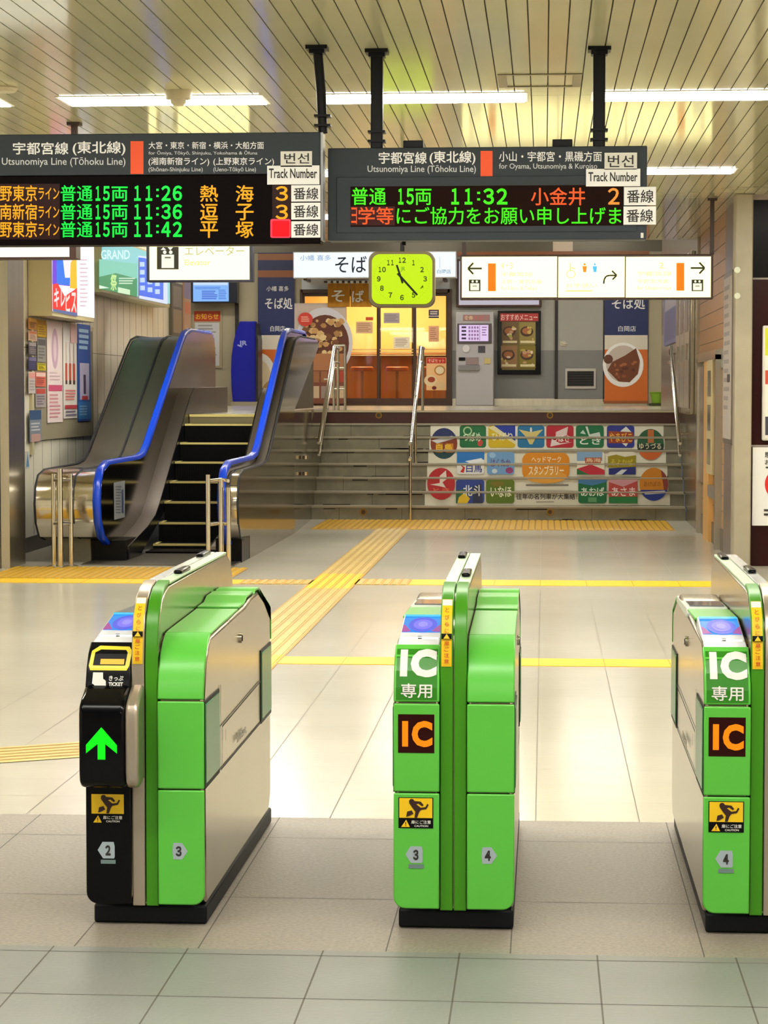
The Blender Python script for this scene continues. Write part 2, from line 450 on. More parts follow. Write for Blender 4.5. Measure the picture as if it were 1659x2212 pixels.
tactile('tactile_line', 'long yellow line across the floor in front of the escalator', -7, -2.55, 18.87, 19.3, TY)
tactile('tactile_line', 'worn ribbed line left of the crossing', -2.55, PXa, 18.87, 19.3, TY2, 'y')
tactile('tactile_band', 'ribbed yellow warning band in front of the escalator', -4.86, -2.7, 19.32, 20.6, TY3, 'y', mat('tgr', (176, 140, 60), .5))
tactile('tactile_band', 'wide ribbed yellow warning band at the foot of the stairs', -2.74, 1.53, 26.6, 28.6, TY3, 'y', mat('tgr2', (150, 108, 20), .5))
b = MB(); b.face([(-3.4, 9.02, .003), (-1.35, 10.17, .003), (-1.44, 10.61, .003), (-3.5, 9.45, .003)], TY2)
for i in range(5):
    f = .14 + .18*i; b.face([(-3.4 - .1*f, 9.02 + .43*f, .0045), (-1.35 - .09*f, 10.17 + .44*f, .0045), (-1.35 - .09*(f + .06), 10.17 + .44*(f + .06), .0045), (-3.4 - .1*(f + .06), 9.02 + .43*(f + .06), .0045)], mat('tgr', (176, 140, 60), .5))
b.flat = True
tag(struct(b, 'tactile_path'), 'worn slanting guide path behind the black ticket gate', kind='structure')

# =================================================================== FAR WALL AND SHOP
FY = 44.0
def fx(px): return PY(px, 850, FY).x
def fz(py, px=1000): return PY(px, py, FY).z
BEIGE = mat('wall_beige', (176, 164, 138), .35, 0, .05, 1)
GREYW = mat('wall_grey', (160, 156, 150), .35, 0, .04, 1)
DGREY = mat('wall_dark_grey', (122, 120, 120), .3)
BROWN = mat('brown_frame', (66, 34, 18), .35)
COPPER = mat('copper_strip', (150, 86, 40), .35)
w = MB()
SL, SR, ST = fx(652), fx(971), fz(630)
w.box(-14, SL, FY, FY + .25, LZ, 5, BEIGE); w.box(SR, 9, FY, FY + .25, LZ, 5, GREYW)
w.box(SL, SR, FY, FY + .25, ST, 5, mat('shop_fascia_white', (214, 218, 226), .4))
w.box(SR + .05, fx(1400), FY - .01, FY + .02, LZ, fz(757), DGREY)
w.box(fx(1398), 9, FY - .012, FY + .02, LZ, 5, BEIGE)
w.box(fx(480), 9, FY - .03, FY, fz(545), 5, mat('fascia_dull', (92, 86, 76), .3, .6))
w.box(fx(985), fx(1400), FY - .05, FY, fz(554), fz(544), COPPER)
w.box(fx(1193), fx(1236), FY - .06, FY, fz(544), fz(518), paint((236, 214, 196), .3))
w.box(fx(1445), fx(1497), FY - .06, FY, fz(552), fz(515), paint((196, 168, 140), .35))
struct(w, 'wall_back', smooth=0)
b = MB(); b.box(SR + .06, fx(1398), FY - .04, FY, LZ, fz(861), STEEL); struct(b, 'baseboard_back', smooth=0)
b = MB(); b.box(fx(509), fx(517), FY - .06, FY, LZ, 4.2, paint((40, 30, 22), .5)); struct(b, 'trim_4', smooth=0)
# shop interior
WARM = mat('shop_cream', (250, 218, 140), .6)
WOOD = mat('shop_wood', (150, 92, 40), .45, 0, .12, 5, stretch=(1, 1, .2))
IY = 47.6
for nm, q, m in (('wall_shop_back', (SL - .8, SR + .8, IY, IY + .1, LZ, 5), WARM), ('wall_shop_left', (SL - .9, SL - .8, FY + .25, IY, LZ, 5), WARM), ('wall_shop_right', (SR + .8, SR + .9, FY + .25, IY, LZ, 5), WARM),
        ('trim_5', (SL - .8, SR + .8, IY - .03, IY, LZ, LZ + .95), WOOD), ('floor_shop', (SL - .8, SR + .8, FY + .25, IY, LZ, LZ + .008), paint((120, 72, 36), .4)), ('ceiling_shop', (SL - .8, SR + .8, FY + .25, IY, 4.2, 4.25), WARM)):
    w = MB(); w.box(*q, m); struct(w, nm, smooth=0)
def arealight(name, loc, sx, sy, rad, c=(255, 250, 240), rot=(0, 0, 0)):
    l = bpy.data.lights.new(name, 'AREA'); l.shape = 'RECTANGLE'; l.size = sx; l.size_y = sy; l.color = lin(c)[:3]
    l.energy = rad*math.pi*sx*sy
    o = bpy.data.objects.new(name, l); COL.objects.link(o); o.location = loc; o.rotation_euler = rot; return o
sh = thing('shop_lamp', 'warm flat lamp on the ceiling inside the noodle shop', 'lamp', ((SL + SR)/2, 46, 4.1))
b = MB(); b.box((SL + SR)/2 - 1.2, (SL + SR)/2 + 1.2, 45.6, 46.4, 4.1, 4.195, WHITEP); b.build('housing', sh)
b = MB(); b.box((SL + SR)/2 - 1.15, (SL + SR)/2 + 1.15, 45.65, 46.35, 4.09, 4.102, glow((255, 236, 190), SHOP_POWER)); b.build('diffuser', sh, smooth=0)

# counter, table and stools inside the shop
ct = thing('shop_counter', 'orange wooden counter inside the noodle shop behind the doors', 'counter', ((SL + SR)/2, 46.6, LZ))
b = MB(); b.box(SL - .3, SR + .3, 46.4, 46.95, LZ + 1.0, LZ + 1.06, mat('counter_top', (190, 124, 56), .3)); b.build('worktop', ct, bevel=.01)
b = MB(); b.box(SL - .2, SR + .2, 46.5, 46.9, LZ + .01, LZ + 1.0, WOOD); b.build('front_panel', ct)
for i, (px, lb) in enumerate(((782, 'round orange stool behind the left glass door'), (858, 'round orange stool behind the right glass door'), (938, 'round orange stool behind the side window of the shop'))):
    p = PY(px, 790, 45.3); s = thing('stool', lb, 'stool', (p.x, 45.3, LZ), 'stools in the noodle shop')
    b = MB(); b.lathe([(.2, .68), (.23, .7), (.23, .75), (.2, .77)], (p.x, 45.3, LZ), mat('stool_seat', (170, 84, 34), .35)); b.build('seat', s)
    b = MB(); b.lathe([(.03, .02), (.03, .68)], (p.x, 45.3, LZ), WOOD); b.build('pole', s)
    b = MB(); b.lathe([(.2, 0), (.2, .015), (.05, .035)], (p.x, 45.3, LZ), WOOD); b.build('base', s)

# shop front: frame and sliding doors
GL = glass('shop_glass', (255, 250, 240), .94)
fr = MB()
for x0, x1 in ((SL - .03, SL + .02), (fx(967), SR + .04)): fr.box(x0, x1, FY - .06, FY + .14, LZ, ST + .05, BROWN)
fr.box(SL, SR, FY - .06, FY + .14, ST - .02, ST + .05, BROWN); fr.box(SL, SR, FY - .04, FY + .12, LZ, LZ + .03, BROWN)
tag(struct(fr, 'door_frame', smooth=0), 'dark brown frame around the shop doors', kind='structure')
def shop_door(name, x0, x1, y, label):
    o = thing(name, label, 'door', ((x0 + x1)/2, y, LZ + .03)); o['kind'] = 'structure'
    b = MB(); sw = .055
    b.box(x0, x0 + sw, y - .02, y + .02, LZ + .03, ST - .02, BROWN); b.box(x1 - sw, x1, y - .02, y + .02, LZ + .03, ST - .02, BROWN)
    b.box(x0 + sw, x1 - sw, y - .02, y + .02, LZ + .03, LZ + .14, BROWN); b.box(x0 + sw, x1 - sw, y - .02, y + .02, ST - .08, ST - .02, BROWN)
    b.build('door_frame', o, smooth=0)
    b = MB(); b.box(x0 + sw, x1 - sw, y - .003, y + .003, LZ + .14, ST - .08, GL); pn = b.build('glass_pane', o, smooth=0)
    b = MB()
    for py in (755, 761, 767): z = fz(py); b.box(x0 + sw, x1 - sw, y - .006, y - .003, z - .012, z + .012, paint((238, 196, 130), .6))
    b.build('stripe', pn, smooth=0)
    return o
shop_door('door_1', fx(742), fx(822), FY + .06, 'left sliding glass door of the noodle shop')
shop_door('door_2', fx(814), fx(899), FY, 'right sliding glass door of the noodle shop')
shop_door('door_3', fx(889), fx(969), FY + .06, 'fixed glass side panel right of the shop doors')
shop_door('window_1', SL, fx(746), FY + .06, 'glass panel behind the noodle bowl poster')

def sheet(name, label, cat, px0, py0, px1, py1, Y, m, th=.004, group=None, art=None):
    """a flat printed sheet facing the gates, at its real place on depth Y"""
    a, c = PY(px0, py0, Y), PY(px1, py1, Y)
    o = MB(); o.box(a.x, c.x, Y, Y + th, c.z, a.z, m)
    if art:
        pt, n = plane_y(Y); A = Art(pt, n); art(A); o.raw(A.v, A.f, A.mats[0] if A.mats else m)
        o.mi = o.mi[:len(o.mi) - len(A.f)] + [o._m(A.mats[k]) for k in A.mi]
    ob = o.build(name, smooth=0)
    return tag(ob, label, cat, group)
INK = paint((40, 36, 36), .6); GRAYP = paint((150, 146, 144), .6); PAPER = paint((222, 214, 206), .6)
gpn = 'paper notices on the shop glass'
DY = FY - .03
sheet('paper_notice', 'pale pink notice on the left shop door', 'notice', 769, 695, 805, 720, FY + .03, paint((226, 186, 150)), group=gpn, art=lambda A: A.lines(772, 699, 802, 718, 5, paint((170, 120, 90)), .4))
sheet('paper_notice', 'little red tag above the pink notice on the left shop door', 'notice', 790, 685, 806, 692, FY + .03, paint((206, 80, 40)), group=gpn)
sheet('paper_notice', 'grey notice near the top of the right shop door', 'notice', 829, 676, 863, 698, DY, paint((176, 164, 170)), group=gpn, art=lambda A: A.lines(832, 680, 860, 696, 4, paint((140, 124, 130)), .4))
sheet('paper_notice', 'white notice halfway up the right shop door', 'notice', 850, 728, 885, 753, DY, paint((240, 228, 206)), group=gpn, art=lambda A: A.lines(854, 732, 881, 750, 5, paint((170, 150, 130)), .4))
sheet('paper_notice', 'small navy notice on the glass panel right of the shop doors', 'notice', 926, 669, 948, 687, FY + .03, paint((40, 40, 70)), group=gpn, art=lambda A: A.lines(929, 672, 946, 681, 2, paint((220, 200, 190)), .6).rect(926, 682, 948, 684, paint((220, 200, 190))))
sheet('paper_notice', 'tall pink notice under the navy one right of the shop doors', 'notice', 926, 704, 948, 738, FY + .03, paint((236, 178, 140)), group=gpn, art=lambda A: A.lines(929, 708, 945, 735, 6, paint((190, 130, 110)), .4))
def food(A):
    A.rect(922, 773, 963, 785, paint((206, 40, 20))).text('そばセット', 925, 775, 960, 783, paint((250, 220, 190)))
    A.ell(950, 800, 12, 11, paint((196, 130, 60))).ell(950, 800, 9, 8, paint((246, 226, 190)))
    A.ell(930, 822, 14, 12, paint((240, 214, 170))).ell(932, 820, 8, 6, paint((160, 60, 30))).ell(950, 832, 11, 9, paint((236, 200, 150))).ell(938, 838, 5, 4, paint((120, 30, 20)))
sheet('food_poster', 'small set-meal poster low on the glass panel right of the shop doors', 'poster', 921, 772, 964, 843, FY + .02, paint((246, 196, 140)), art=food)

# big bowl poster
def bowl(A):
    A.rect(636, 655, 748, 760, paint((196, 178, 168)))
    A.ell(700, 740, 62, 76, paint((210, 206, 214))).ell(702, 742, 52, 62, paint((96, 44, 26)))
    r = random.Random(3)
    for i in range(60):
        x, y = 700 + r.uniform(-44, 40), 722 + r.uniform(-34, 44)
        c = r.choice([(214, 176, 118), (198, 150, 92), (226, 196, 142), (170, 122, 70), (120, 72, 40)])
        s = r.uniform(4, 10); A.poly([(x + s*math.cos(t + i)*r.uniform(.7, 1.1), y + s*.8*math.sin(t + i)) for t in (0, 1.1, 2.2, 3.2, 4.2, 5.2)], paint(c))
    A.ell(660, 690, 16, 15, paint((206, 58, 44))).lines(651, 684, 669, 697, 3, paint((236, 170, 150)), .5, .2)
    A.rect(636, 764, 748, 800, paint((170, 112, 72))).rect(636, 800, 748, 872, paint((120, 64, 44)))
    for i in range(6): A.rect(640 + i*18, 802, 654 + i*18, 826, paint(r.choice([(170, 60, 40), (150, 96, 60), (190, 150, 110)]))); A.rect(640 + i*18, 834, 654 + i*18, 860, paint(r.choice([(196, 170, 140), (90, 50, 40), (150, 130, 120)])))
sheet('bowl_poster', 'tall poster of a topped noodle bowl left of the shop doors', 'poster', 636, 655, 748, 872, FY - .09, paint((180, 120, 90)), .02, art=bowl)

# navy shop graphics left and right
NAVY = (26, 38, 92)
def navy(x0, x1, top, sx=0):
    def f(A):
        N = paint(NAVY); C = paint((226, 220, 208)); WH = paint((232, 230, 232))
        if top < 600:
            A.rect(x0, 548, x1, 562, COPPER).rect(x0, 562, x1, 584, N).rect(x0, 584, x1, 599, COPPER)
        A.rect(x0, 600, x1, 724, N).rect(x0, 724, x1, 755, paint((214, 204, 190))).rect(x0, 755, x1, 872, paint((206, 104, 30)))
        m = (x0 + x1)/2 + 4; w = (x1 - x0)*.42
        A.text('小幡 喜多', m - w*.75, 618, m + w*.7, 629, WH).text('そば処', m - w*.85, 643, m + w*.95, 668, WH, .03).text('白岡店', m - w*.5, 704, m + w*.45, 716, WH, .012)
    return f
def left_art(A):
    navy(557, 636, 548)(A)
    A.ell(562, 815, 34, 52, paint((236, 232, 226))).ell(560, 818, 26, 40, paint((226, 206, 170))).ell(590, 870, 30, 50, paint((190, 150, 96))).ell(590, 872, 24, 42, paint((220, 214, 200)))
sheet('shop_banner', 'navy shop banner with striped top left of the noodle shop', 'banner', 557, 546, 636, 872, FY - .07, paint(NAVY), .03, 'navy banners of the noodle shop', left_art)
def right_art(A):
    navy(1304, 1399, 700)(A)
    A.ell(1346, 788, 44, 48, paint((238, 234, 232))).ell(1346, 786, 37, 40, paint((196, 180, 170)))
    A.poly([(1312, 800), (1322, 782), (1350, 768), (1374, 752), (1382, 780), (1378, 808), (1360, 826), (1336, 824)], paint((112, 56, 26)))
    A.ell(1314, 776, 10, 10, paint((96, 50, 30)))
    r = random.Random(8)
    for i in range(16): A.ell(1350 + r.uniform(-24, 22), 800 + r.uniform(-20, 16), r.uniform(2, 6), r.uniform(2, 4), paint(r.choice([(140, 76, 36), (90, 40, 20), (160, 96, 50)])))
    A.rect(1304, 866, 1399, 872, paint((150, 84, 40)))
sheet('shop_banner', 'navy shop banner over a curry plate picture at the right end', 'banner', 1304, 560, 1399, 868, FY - .07, paint(NAVY), .03, 'navy banners of the noodle shop', right_art)

# shop curtain
nr = thing('noren_curtain', 'short golden brown shop curtain with white writing over the doors', 'curtain', tuple(PY(754, 663, FY - .12)))
GOLD = mat('gold_cloth', (176, 118, 22), .8)
def wavy(px0, px1, Y, py0, py1, m, n=14):
    b = MB(); a, c = PY(px0, py0, Y), PY(px1, py1, Y); pts = []
    for i in range(n + 1):
        x = a.x + (c.x - a.x)*i/n; pts.append((x, Y + .012*math.sin(i*1.3)))
    b.prism(pts + [(x, y + .006) for x, y in reversed(pts)], c.z, a.z, 'z', m); return b
pt, n = plane_y(FY - .136)
for p0, p1, ch, q in ((708, 756, 'そ', (716, 627, 744, 652)), (757, 803, 'ば', (760, 627, 786, 653))):
    cp = wavy(p0, p1, FY - .12, 612, 663, GOLD).build('cloth_panel', nr); Art(pt, n).text(ch, *q, WHITEP, .03).build('lettering', cp)
b = MB(); a, c = PY(700, 609, FY - .12), PY(808, 609, FY - .12); b.tube([a, c], .018, BROWN); b.build('rod', nr)
b = MB()
for i in range(8): p = PY(711 + i*12.3, 609, FY - .12); b.box(p.x - .03, p.x + .03, FY - .145, FY - .095, p.z - .03, p.z + .025, WHITEP)
b.build('loop', nr)

# lit shop sign
ss = thing('shop_sign', 'long white lit noodle shop sign box partly behind the clock', 'sign', tuple(PY(809, 600, 43.2)))
a, c = PY(633, 544, 43.1), PY(986, 600, 43.1)
b = MB(); b.box(a.x, c.x, 43.1, 43.45, c.z, a.z, paint((206, 206, 206), .3)); b.build('box', ss, bevel=.01)
b = MB(); b.box(a.x + .02, c.x - .02, 43.085, 43.1, c.z + .02, a.z - .02, glow((238, 248, 255), 1.1)); b.build('face', ss, smooth=0)
pt, n = plane_y(43.084); A = Art(pt, n)
A.text('小幡 喜多', 648, 551, 715, 563, glow((150, 176, 205))).text('そば', 724, 553, 792, 589, glow((30, 34, 44)), .012); A.build('lettering', ss); A = Art(pt, n)
A.text('白岡店', 944, 582, 974, 591, glow((120, 150, 180)))
A.line((950, 555), (950, 580), 1.5, glow((190, 214, 236)))
A.build('lettering', ss)
b = MB()
for px in (660, 960): p = PY(px, 600, 43.3); b.box(p.x - .03, p.x + .03, 43.2, 44.0, p.z - .05, p.z, BROWN)
b.build('bracket', ss)
# pale panel sign above the ticket machine
a, c = PY(986, 560, FY - .05), PY(1170, 663, FY - .05)
fs = thing('fascia_sign', 'white panel in a brown frame above the ticket machine', 'sign', ((a.x + c.x)/2, FY - .1, c.z))
b = MB(); b.box(a.x, c.x, FY - .1, FY - .01, c.z, a.z, BROWN); b.build('frame', fs, bevel=.008)
b = MB(); b.box(a.x + .05, c.x - .05, FY - .108, FY - .1, c.z + .04, a.z - .04, glow((214, 206, 220), .75)); b.build('face', fs, smooth=0)

# meal ticket machine
vm = thing('ticket_machine', 'tall grey meal ticket machine with a lit pink screen by the shop', 'vending machine', tuple(PY(1025, 877, 43.4)))
VYF = 43.3
def vp(px, py): return PY(px, py, VYF)
a, c = vp(985, 674), vp(1066, 876)
b = MB(); b.box(a.x, c.x, VYF, FY - .06, LZ, a.z, mat('machine_grey', (166, 162, 166), .35)); b.build('cabinet', vm, bevel=.015)
a2, c2 = vp(988, 699), vp(1062, 742); b = MB(); b.box(a2.x, c2.x, VYF - .02, VYF, c2.z, a2.z, paint((70, 60, 64), .3)); scr = b.build('screen_bezel', vm, bevel=.006)
a2, c2 = vp(992, 702), vp(1055, 737); b = MB(); b.box(a2.x, c2.x, VYF - .024, VYF - .02, c2.z, a2.z, glow((232, 206, 244), .95)); b.build('screen', scr, smooth=0)
pt, n = plane_y(VYF - .024); A = Art(pt, n)
for i in range(4):
    A.rect(997, 705 + i*8, 1007, 709 + i*8, glow((60, 44, 60)))
    for j in range(4): A.rect(1012 + j*6, 705 + i*8, 1016 + j*6, 710 + i*8, glow((150, 110, 150)))
A.rect(1036, 703, 1037, 736, glow((120, 90, 130))); A.lines(1041, 706, 1052, 728, 4, glow((140, 100, 150)), .4)
A.build('menu_print', scr)
a2, c2 = vp(1000, 680), vp(1058, 693); b = MB(); b.box(a2.x, c2.x, VYF - .01, VYF, c2.z, a2.z, paint((150, 110, 110), .4)); hd = b.build('header_label', vm, smooth=0)
pt, n = plane_y(VYF - .01); A = Art(pt, n); A.text('食券', 1003, 682, 1022, 691, paint((220, 190, 150))).text('そば', 1024, 682, 1044, 691, paint((190, 90, 90))); A.build('lettering', hd)
def vbox(nm, x0, y0, x1, y1, m, d=.012):
    a, c = vp(x0, y0), vp(x1, y1); b = MB(); b.box(a.x, c.x, VYF - d, VYF, c.z, a.z, m); return b.build(nm, vm, bevel=.003)
b = MB(); p = vp(1007, 753); b.prism([(p.x + .07*math.cos(t*.52), p.z + .07*math.sin(t*.52)) for t in range(12)], VYF - .02, VYF, 'y', paint((200, 196, 200), .3)); b.build('coin_slot', vm)
vbox('keypad', 1033, 747, 1048, 762, paint((60, 58, 70), .4)); vbox('bill_slot', 991, 772, 1005, 779, BLACK)
vbox('slot_label', 1006, 772, 1034, 788, paint((140, 120, 120), .5)); vbox('return_lever', 1046, 774, 1060, 786, paint((190, 170, 110), .4))
vbox('ticket_tray', 990, 789, 1036, 800, paint((120, 118, 120), .35), .04)

# menu board
mb_ = thing('menu_board', 'black framed menu board of four food photos right of the ticket machine', 'menu board', tuple(PY(1121, 808, FY - .1)))
a, c = PY(1075, 671, FY - .09), PY(1168, 809, FY - .09)
b = MB(); b.box(a.x, c.x, FY - .09, FY - .01, c.z, a.z, BLACKGLOSS); b.build('frame', mb_, bevel=.01)
pt, n = plane_y(FY - .091); A = Art(pt, n)
A.rect(1080, 677, 1163, 694, paint((176, 50, 50))).text('おすすめメニュー', 1082, 679, 1161, 692, paint((240, 210, 200)), .02)
A.rect(1084, 695, 1156, 799, paint((120, 104, 46)))
r = random.Random(11)
for x0, y0, c1 in ((1084, 696, (110, 84, 50)), (1122, 696, (146, 128, 66)), (1082, 747, (150, 110, 70)), (1122, 747, (128, 112, 30))):
    A.rect(x0, y0, x0 + 35, y0 + 48, paint(c1)); A.ell(x0 + 16, y0 + 20, 14, 11, paint((70, 40, 26))).ell(x0 + 16, y0 + 19, 10, 7, paint((166, 100, 56)))
    for i in range(7): A.ell(x0 + r.uniform(5, 30), y0 + r.uniform(8, 42), r.uniform(2, 6), r.uniform(2, 4), paint(r.choice([(200, 170, 90), (190, 150, 110), (96, 60, 34), (170, 160, 70), (220, 200, 170)])))
    A.rect(x0 + 2, y0 + 40, x0 + 33, y0 + 45, paint((220, 206, 160)))
A.build('menu_print', mb_)

# service door with vent, right of the menu board
dr = thing('door_4', 'grey metal service door with a louvred vent', 'door', tuple(PY(1254, 866, FY - .05))); dr['kind'] = 'structure'
a, c = PY(1206, 560, FY - .06), PY(1302, 862, FY - .06)
b = MB(); b.box(a.x, c.x, FY - .06, FY, fz(757), a.z, GREYW); b.box(a.x, c.x, FY - .06, FY, c.z, fz(757), DGREY); b.build('door_leaf', dr, smooth=0)
b = MB(); b.box(a.x - .06, a.x, FY - .075, FY, c.z, a.z, paint((34, 26, 24), .5)); b.box(c.x, c.x + .03, FY - .075, FY, c.z, a.z, paint((34, 26, 24), .5)); b.build('frame', dr, smooth=0)
v0, v1 = PY(1221, 796, FY - .07), PY(1287, 840, FY - .07)
b = MB(); b.box(v0.x, v1.x, FY - .085, FY - .06, v1.z, v0.z, paint((186, 178, 170), .3)); vt = b.build('vent_frame', dr, bevel=.006)
b = MB(); b.box(v0.x + .04, v1.x - .04, FY - .088, FY - .08, v1.z + .05, v0.z - .05, BLACK)
for i in range(9): z = v1.z + .06 + i*.032; b.box(v0.x + .05, v1.x - .05, FY - .098, FY - .086, z, z + .014, paint((58, 54, 54), .4))
b.build('vent_slats', vt, smooth=0)
p = PY(1216, 742, FY - .08); b = MB(); b.box(p.x - .05, p.x + .05, FY - .075, FY - .06, p.z - .04, p.z + .04, STEEL); b.tube([(p.x - .03, FY - .075, p.z), (p.x - .03, FY - .12, p.z), (p.x + .08, FY - .12, p.z)], .012, CHROME); b.build('door_handle', dr)

# green planter at the right end of the landing
p = PY(1421, 877, 43.2)
pl = thing('green_tub', 'small bright green tub on the upper floor beside the curry banner', 'tub', (p.x, 43.2, LZ))
GT = mat('lime_plastic', (124, 166, 44), .4)
b = MB(); b.lathe([(.11, .05), (.15, .24), (.165, .25), (.165, .265), (.145, .265), (.1, .08)], (p.x, 43.2, LZ), GT); b.build('bowl', pl)
b = MB(); b.lathe([(.16, 0), (.17, .02), (.17, .045), (.1, .055)], (p.x, 43.2, LZ), paint((60, 66, 30), .5)); b.build('saucer', pl)

# blue JR kiosk
p0 = PY(530, 870, 43.2)
jr = thing('blue_kiosk', 'curved royal blue upright panel with white letters beside the escalator top', 'kiosk', (p0.x, 43.2, LZ))
def kp(px, py): q = PY(px, py, 43.1); return (q.x, q.z)
ROYAL = mat('royal_blue', (8, 16, 150), .3)
out = [(503, 868), (500, 840), (499, 800), (500, 770), (504, 742), (510, 715), (518, 694), (552, 694), (553, 868)]
b = MB(); b.prism([kp(*q) for q in out], 43.1, 43.35, 'y', ROYAL); b.build('front_panel', jr, bevel=.01)
b = MB(); b.prism([kp(*q) for q in ((553, 698), (558, 735), (558, 868), (553, 868))], 43.05, 43.7, 'y', paint((20, 18, 30), .4)); b.build('side_panel', jr)
b = MB(); q0, q1 = kp(500, 870), kp(560, 870); b.box(q0[0], q1[0], 43.0, 43.75, LZ, q0[1] + .02, paint((150, 140, 120), .4)); b.build('plinth', jr)
pt, n = plane_y(43.1); A = Art(pt, n); A.text('JR', 516, 736, 534, 749, paint((150, 160, 210), .5), .03).line((513, 745), (523, 749), 3, paint((150, 160, 210), .5)); A.build('logo', jr)

# monitor and wall poster on the back wall, left
tv = thing('monitor', 'wall monitor with a pale blue screen under the elevator sign', 'monitor', tuple(PY(460, 655, 43.8)))
a, c = PY(413, 600, 43.6), PY(512, 654, 43.6)
b = MB(); b.box(a.x, c.x, 43.6, FY - .065, c.z, a.z, paint((16, 22, 44), .3)); b.build('casing', tv, bevel=.01)
a, c = PY(417, 606, 43.59), PY(494, 651, 43.59)
b = MB(); b.box(a.x, c.x, 43.585, 43.6, c.z, a.z, glow((140, 190, 255), .95)); b.build('screen', tv, smooth=0)
pt, n = plane_y(43.584); A = Art(pt, n)
A.rect(418, 609, 492, 616, glow((200, 224, 255))); A.lines(421, 620, 490, 626, 2, glow((90, 130, 225)), .5); A.lines(436, 628, 470, 648, 5, glow((80, 110, 210)), .55); A.lines(472, 626, 491, 648, 6, glow((90, 130, 220)), .5)
A.build('screen_print', tv)
def redp(A):
    A.rect(419, 672, 476, 694, paint((190, 60, 20))).text('お知らせ', 423, 677, 472, 690, paint((240, 190, 50)), .02)
    A.rect(421, 697, 474, 790, paint((206, 204, 206))).lines(428, 702, 470, 786, 12, paint((150, 146, 150)), .4)
sheet('wall_poster', 'framed notice with a red heading behind the escalator top', 'poster', 415, 668, 480, 795, FY - .04, paint((170, 154, 124)), .03, art=redp)

# =================================================================== ESCALATOR
es = thing('escalator', 'narrow escalator with blue handrails and black steps beside the stairs', 'escalator', (-3.55, 22, 0))
HR = [(21.3, .2), (21.05, .27), (20.9, .42), (20.86, .6), (20.9, .76), (21.02, .87), (21.3, .925), (22.9, .93), (23.25, .96), (23.5, 1.05), (25.75, 2.17), (26.0, 2.27), (26.4, 2.32), (28.0, 2.33), (28.2, 2.26), (28.28, 2.1), (28.28, 1.6)]
DK = [(21.45, .14), (22.5, .27), (22.95, .36), (23.2, .47), (25.25, 1.56), (25.55, 1.66), (28.25, 1.68)]
def sub(path, d): return [(y, z - d) for y, z in path]
def handrail(x, nm):
    b = MB(); pts = HR; n = len(pts); prof = [(-.037, .0), (-.037, .026), (-.024, .042), (.024, .042), (.037, .026), (.037, 0)]
    rings = []
    for i, (y, z) in enumerate(pts):
        a = Vector(pts[max(i - 1, 0)]); c = Vector(pts[min(i + 1, n - 1)]); t = (c - a).normalized(); nn = Vector((-t.y, t.x))
        rings.append([(x + u, y + nn.x*v, z + nn.y*v) for u, v in prof])
    vs = [p for rg in rings for p in rg]; m = len(prof); fs = []
    for i in range(n - 1):
        for k in range(m): fs.append((i*m + k, i*m + (k + 1) % m, (i + 1)*m + (k + 1) % m, (i + 1)*m + k))
    fs += [tuple(range(m)), tuple((n - 1)*m + k for k in range(m))]
    b.raw(vs, fs, BLUE); o = b.build(nm, es, smooth=50); o['label'] = 'blue rubber handrail'; return o
handrail(-4.15, 'handrail'); handrail(-2.98, 'handrail')
inner = HR[1:] + [(28.28, 1.6)]
for xa, xb in ((-4.165, -4.11), (-3.02, -2.965)):
    b = MB(); b.prism(inner + list(reversed(DK)), xa, xb, 'x', DARKSTEEL); b.build('balustrade', es)
for xa, xb in ((-4.11, -3.96), (-3.17, -3.02)):
    b = MB(); b.ribbon([(y, z) for y, z in DK], xa, xb, -.03, mat('skirt_steel', (158, 148, 142), .38, 1)); b.build('inner_deck', es)
    xs = (-3.965, -3.955) if xa < -3.5 else (-3.185, -3.175)
    b = MB(); b.prism(DK + [(28.25, .9), (25.6, .9), (21.6, -.1), (21.45, .0)], xs[0], xs[1], 'x', mat('skirt_black', (14, 14, 20), .25)); b.build('skirt_panel', es)
OUT = [(21.4, .2), (21.16, .25), (21.03, .38), (20.99, .56), (21.03, .72), (21.14, .82), (21.4, .865), (22.9, .875), (23.25, .905), (23.5, .99), (25.75, 2.11), (26.0, 2.21), (26.4, 2.26), (28.2, 2.27), (28.2, .2)]
b = MB(); b.prism(OUT, -4.76, -4.195, 'x', DECK); b.build('outer_deck', es, bevel=.02)
b = MB(); b.ribbon(list(reversed([(21.16, .25), (21.03, .38), (20.99, .56), (21.03, .72), (21.14, .82), (21.4, .865), (22.0, .868)])), -4.755, -4.2, -.008, CHROME); b.build('newel_cover', es)
b = MB(); b.box(-4.66, -4.3, 21.3, 22.0, 0, .22, mat('base_grey', (118, 112, 92), .35)); b.build('newel_base', es)
b = MB(); b.box(-4.3, -3.97, 21.35, 22.2, 0, .2, BLACK); b.build('newel_base', es)
for x in (-4.765, -4.4):
    b = MB(); b.tube([(x, y, z + .006) for y, z in OUT[:-1]], .013, RUBBER, 6); b.build('edge_strip', es)
b = MB(); b.tube([(-2.85, y, z + .006) for y, z in OUT[:-1]], .012, RUBBER, 6); b.build('edge_strip', es)
RO = [(21.85, 0), (21.85, .22)] + OUT[1:-1] + [(28.5, 2.27), (28.66, 2.2), (28.66, 1.40), (31.05, 1.40), (31.05, 0)]
def cx_(y): return -2.845 if y <= 25.8 else (-2.845 - .1*(y - 25.8)/2.9 if y < 28.7 else -2.945)
def cut(poly, lim, keep):
    out = []
    for i in range(len(poly)):
        p, q = poly[i - 1], poly[i]; dp, dq = keep*(p[0] - lim), keep*(q[0] - lim)
        if (dp >= 0) != (dq >= 0): t = dp/(dp - dq); out.append((lim, p[1] + (q[1] - p[1])*t))
        if dq >= 0: out.append(q)
    return out
b = MB()
up_ = [(25.8, 1.40)] + [q for q in cut(RO, 25.8, 1) if q[1] > 1.5]
